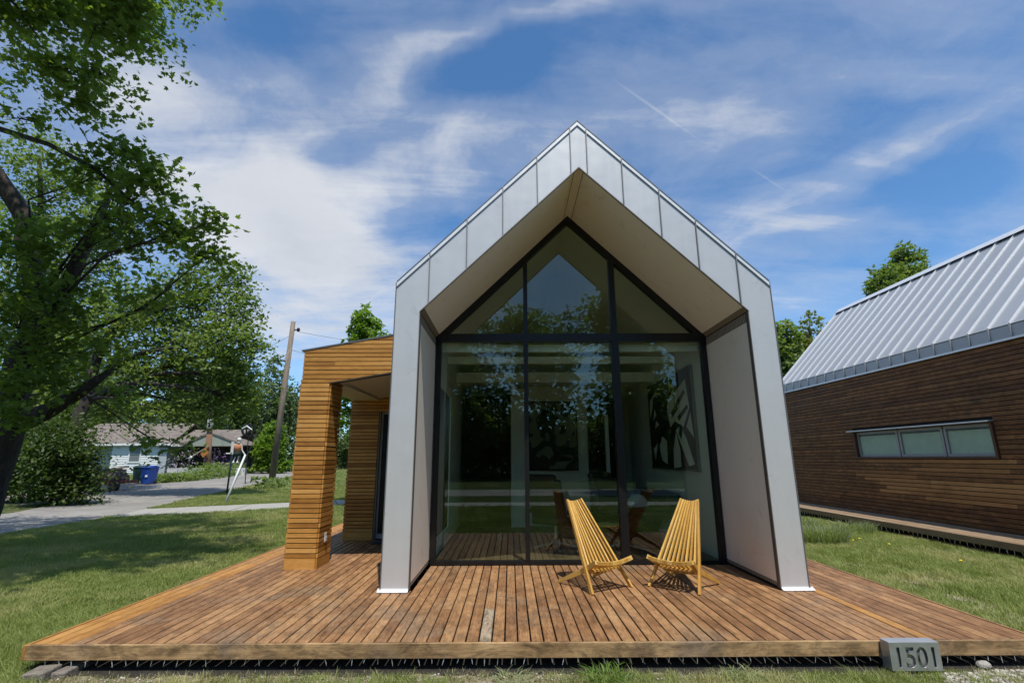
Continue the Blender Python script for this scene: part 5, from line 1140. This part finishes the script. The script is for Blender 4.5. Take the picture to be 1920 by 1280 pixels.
walkpoly = near_w+far_w[::-1]; drpoly = [(p.x, p.y) for p in dr]; deckpoly = [(-3.8,4.22),(4.22,4.22),(4.22,13.05),(-3.8,12.3)]; nbpoly = [(7.98,NYN),(7.98,NYF),(14,NYF),(14,NYN)]; hp = [(-3.0,9.3),(-1.4,9.3),(-1.4,5),(3.3,5),(3.3,17),(-3.0,17)]
def scatter(name, box, n_, inst, seed, smin, smax, label, cat='grass', excl=(), thin=0.):
    rg = np.random.default_rng(seed); p = np.stack([rg.uniform(box[0],box[1],n_), rg.uniform(box[2],box[3],n_)], 1)
    for po in excl: p = p[~inside(p, po)]
    if thin:
        v = np.sin(p[:,0]*1.7+1)+np.sin(p[:,1]*2.3+p[:,0]*.8)+np.sin(p[:,0]*4.1-p[:,1]*1.2)*.6; p = p[(v+rg.normal(size=len(p))*.8) < (2.6-thin*2)]
    for px_, py_, r_ in ((1640,1060,.35),(1720,1085,.35),(1860,1140,.35),(1560,1045,.22),(1760,1110,.3)):
        g_c = gr(px_, py_); dd_ = np.hypot((p[:,0]-g_c.x), (p[:,1]-g_c.y)/1.3); p = p[(dd_ > r_*(.9+.4*np.sin(p[:,0]*9))) | (rg.uniform(size=len(p)) < .22)]
    V = np.column_stack([p, np.full(len(p), GZ)]); me = bpy.data.meshes.new(name); me.vertices.add(len(V)); me.vertices.foreach_set('co', V.astype(np.float32).ravel())
    o = bpy.data.objects.new(name, me); C.objects.link(o); me.materials.append(GM)
    ng = bpy.data.node_groups.new(name, 'GeometryNodeTree'); ng.interface.new_socket('Geometry', in_out='INPUT', socket_type='NodeSocketGeometry'); ng.interface.new_socket('Geometry', in_out='OUTPUT', socket_type='NodeSocketGeometry')
    gi = ng.nodes.new('NodeGroupInput'); go = ng.nodes.new('NodeGroupOutput'); ip = ng.nodes.new('GeometryNodeInstanceOnPoints'); ob = ng.nodes.new('GeometryNodeObjectInfo'); ob.inputs[0].default_value = inst; ob.inputs['As Instance'].default_value = True
    rv = ng.nodes.new('FunctionNodeRandomValue'); rv.data_type = 'FLOAT_VECTOR'; rv.inputs[0].default_value = (-.15,-.15,0); rv.inputs[1].default_value = (.15,.15,6.28)
    rs = ng.nodes.new('FunctionNodeRandomValue'); rs.data_type = 'FLOAT'; rs.inputs[2].default_value = smin; rs.inputs[3].default_value = smax
    ng.links.new(gi.outputs[0], ip.inputs['Points']); ng.links.new(ob.outputs['Geometry'], ip.inputs['Instance']); ng.links.new(rv.outputs[0], ip.inputs['Rotation']); ng.links.new(rs.outputs[1], ip.inputs['Scale']); ng.links.new(ip.outputs[0], go.inputs[0])
    md = o.modifiers.new('gn', 'NODES'); md.node_group = ng
    return tag(o, label, cat, kind='stuff')
EX = [roadpoly, walkpoly, drpoly, deckpoly, nbpoly, hp]
scatter('lawn_grass', (-7.5,-3.5,3.2,9), 26000, cl_lawn, 1, .7, 1.3, 'short green lawn to the left of the deck', excl=EX)
scatter('lawn_grass', (-12,-3.5,6,15), 20000, cl_mid, 2, .6, 1.1, 'mown lawn between the maple and the porch', excl=EX)
scatter('lawn_grass', (-14,0,13,30), 16000, cl_mid, 3, .7, 1.3, 'sunny lawn strip beyond the concrete walk', excl=EX)
scatter('lawn_grass', (-60,10,26,90), 22000, cl_far, 4, .7, 1.3, 'far grass beside the road', excl=EX)
scatter('lawn_grass', (4.1,8.1,3.6,17), 34000, cl_lawn, 5, .8, 1.6, 'patchy lawn between the two houses', excl=EX, thin=.4)
scatter('lawn_grass', (-4.6,6,3.3,4.16), 7000, cl_lawn, 6, .5, 1.2, 'ragged grass along the front of the deck', thin=1.15)
scatter('dry_grass', (-4.2,6,3.3,4.24), 8000, cl_dry, 7, .5, 1.2, 'dry straw coloured grass along the front of the deck')
scatter('dry_grass', (4.2,8,4,12), 5000, cl_dry, 8, .6, 1.5, 'dry grass between the two houses', excl=EX)
scatter('lawn_grass', (-10.5,12,-3.1,3.3), 12000, cl_mid, 9, .6, 1.1, 'lawn behind the camera', excl=EX)
scatter('far_grass', (8,30,17,60), 6000, cl_far, 10, .8, 1.5, 'grass beyond the houses')
# taller ornamental clump on the right and a few dandelions
def tuft(px, py, n_, h, sp_, label, mat, seed):
    g = gr(px, py); rg = np.random.default_rng(seed); V = []; Fx = []
    for i in range(n_):
        a = rg.uniform(0,6.28); r = sp_*rg.uniform(0,1)**.5; b = np.array([g.x+r*math.cos(a), g.y+r*math.sin(a), GZ]); hh = h*rg.uniform(.5,1.1); l = np.array([math.cos(a), math.sin(a)])*hh*rg.uniform(.1,.8)+rg.normal(size=2)*.08
        q = rg.uniform(0,6.28); s_ = np.array([math.cos(q), math.sin(q), 0])*.005; m_ = b+np.array([l[0]*.3,l[1]*.3,hh*.65]); t = b+np.array([l[0],l[1],hh*.92]); k = len(V)
        V += [b-s_,b+s_,m_+s_,m_-s_,t]; Fx += [(k,k+1,k+2),(k,k+2,k+3),(k+3,k+2,k+4)]
    return tag(np_mesh('grass_clump', np.array(V), np.array(Fx), mat), label, 'grass', kind='stuff')
TG = leafmat('blue_grass', (.17,.21,.1), (.36,.4,.22), .4)
tuft(1540, 1018, 1100, .36, .42, 'tall pale ornamental grass clump right of the silver house', TG, 1)
tuft(1600, 998, 600, .26, .42, 'second pale ornamental grass clump beyond the first', TG, 2)
tuft(1515, 1000, 500, .34, .22, 'small ornamental grass clump against the silver house', TG, 3)
tuft(1140, 1276, 170, .09, .16, 'bright grass tuft at the bottom centre before the deck', leafmat('fresh_grass', (.1,.17,.03), (.2,.3,.06), .35), 4)
tuft(1390, 1272, 120, .06, .14, 'bluish grass tuft before the deck, below the right chair', TG, 5)
tuft(960, 1277, 90, .05, .12, 'short grass tuft before the deck centre', TG, 6)
DY_ = plain('dandelion_yellow', (.8,.6,.02), .7)
for i, (px, py) in enumerate(((1803,1063),(1600,1022),(1612,1019),(1668,1030))):
    g = gr(px, py); mb = MB(); mb.tube([(g.x,g.y,GZ),(g.x+.005,g.y,GZ+.09)], .003, 4); mb.lathe((g.x+.005,g.y,GZ+.09), [(.006,-.006),(.022,.004),(.018,.014),(.004,.017)], 9)
    tag(mb.build('dandelion', DY_), ['yellow dandelion in the grass before the boardwalk','yellow dandelion left of the other by the clump','yellow dandelion right beside the clump','yellow dandelion in the grass between the houses'][i], 'flower', 'dandelions in the lawn')
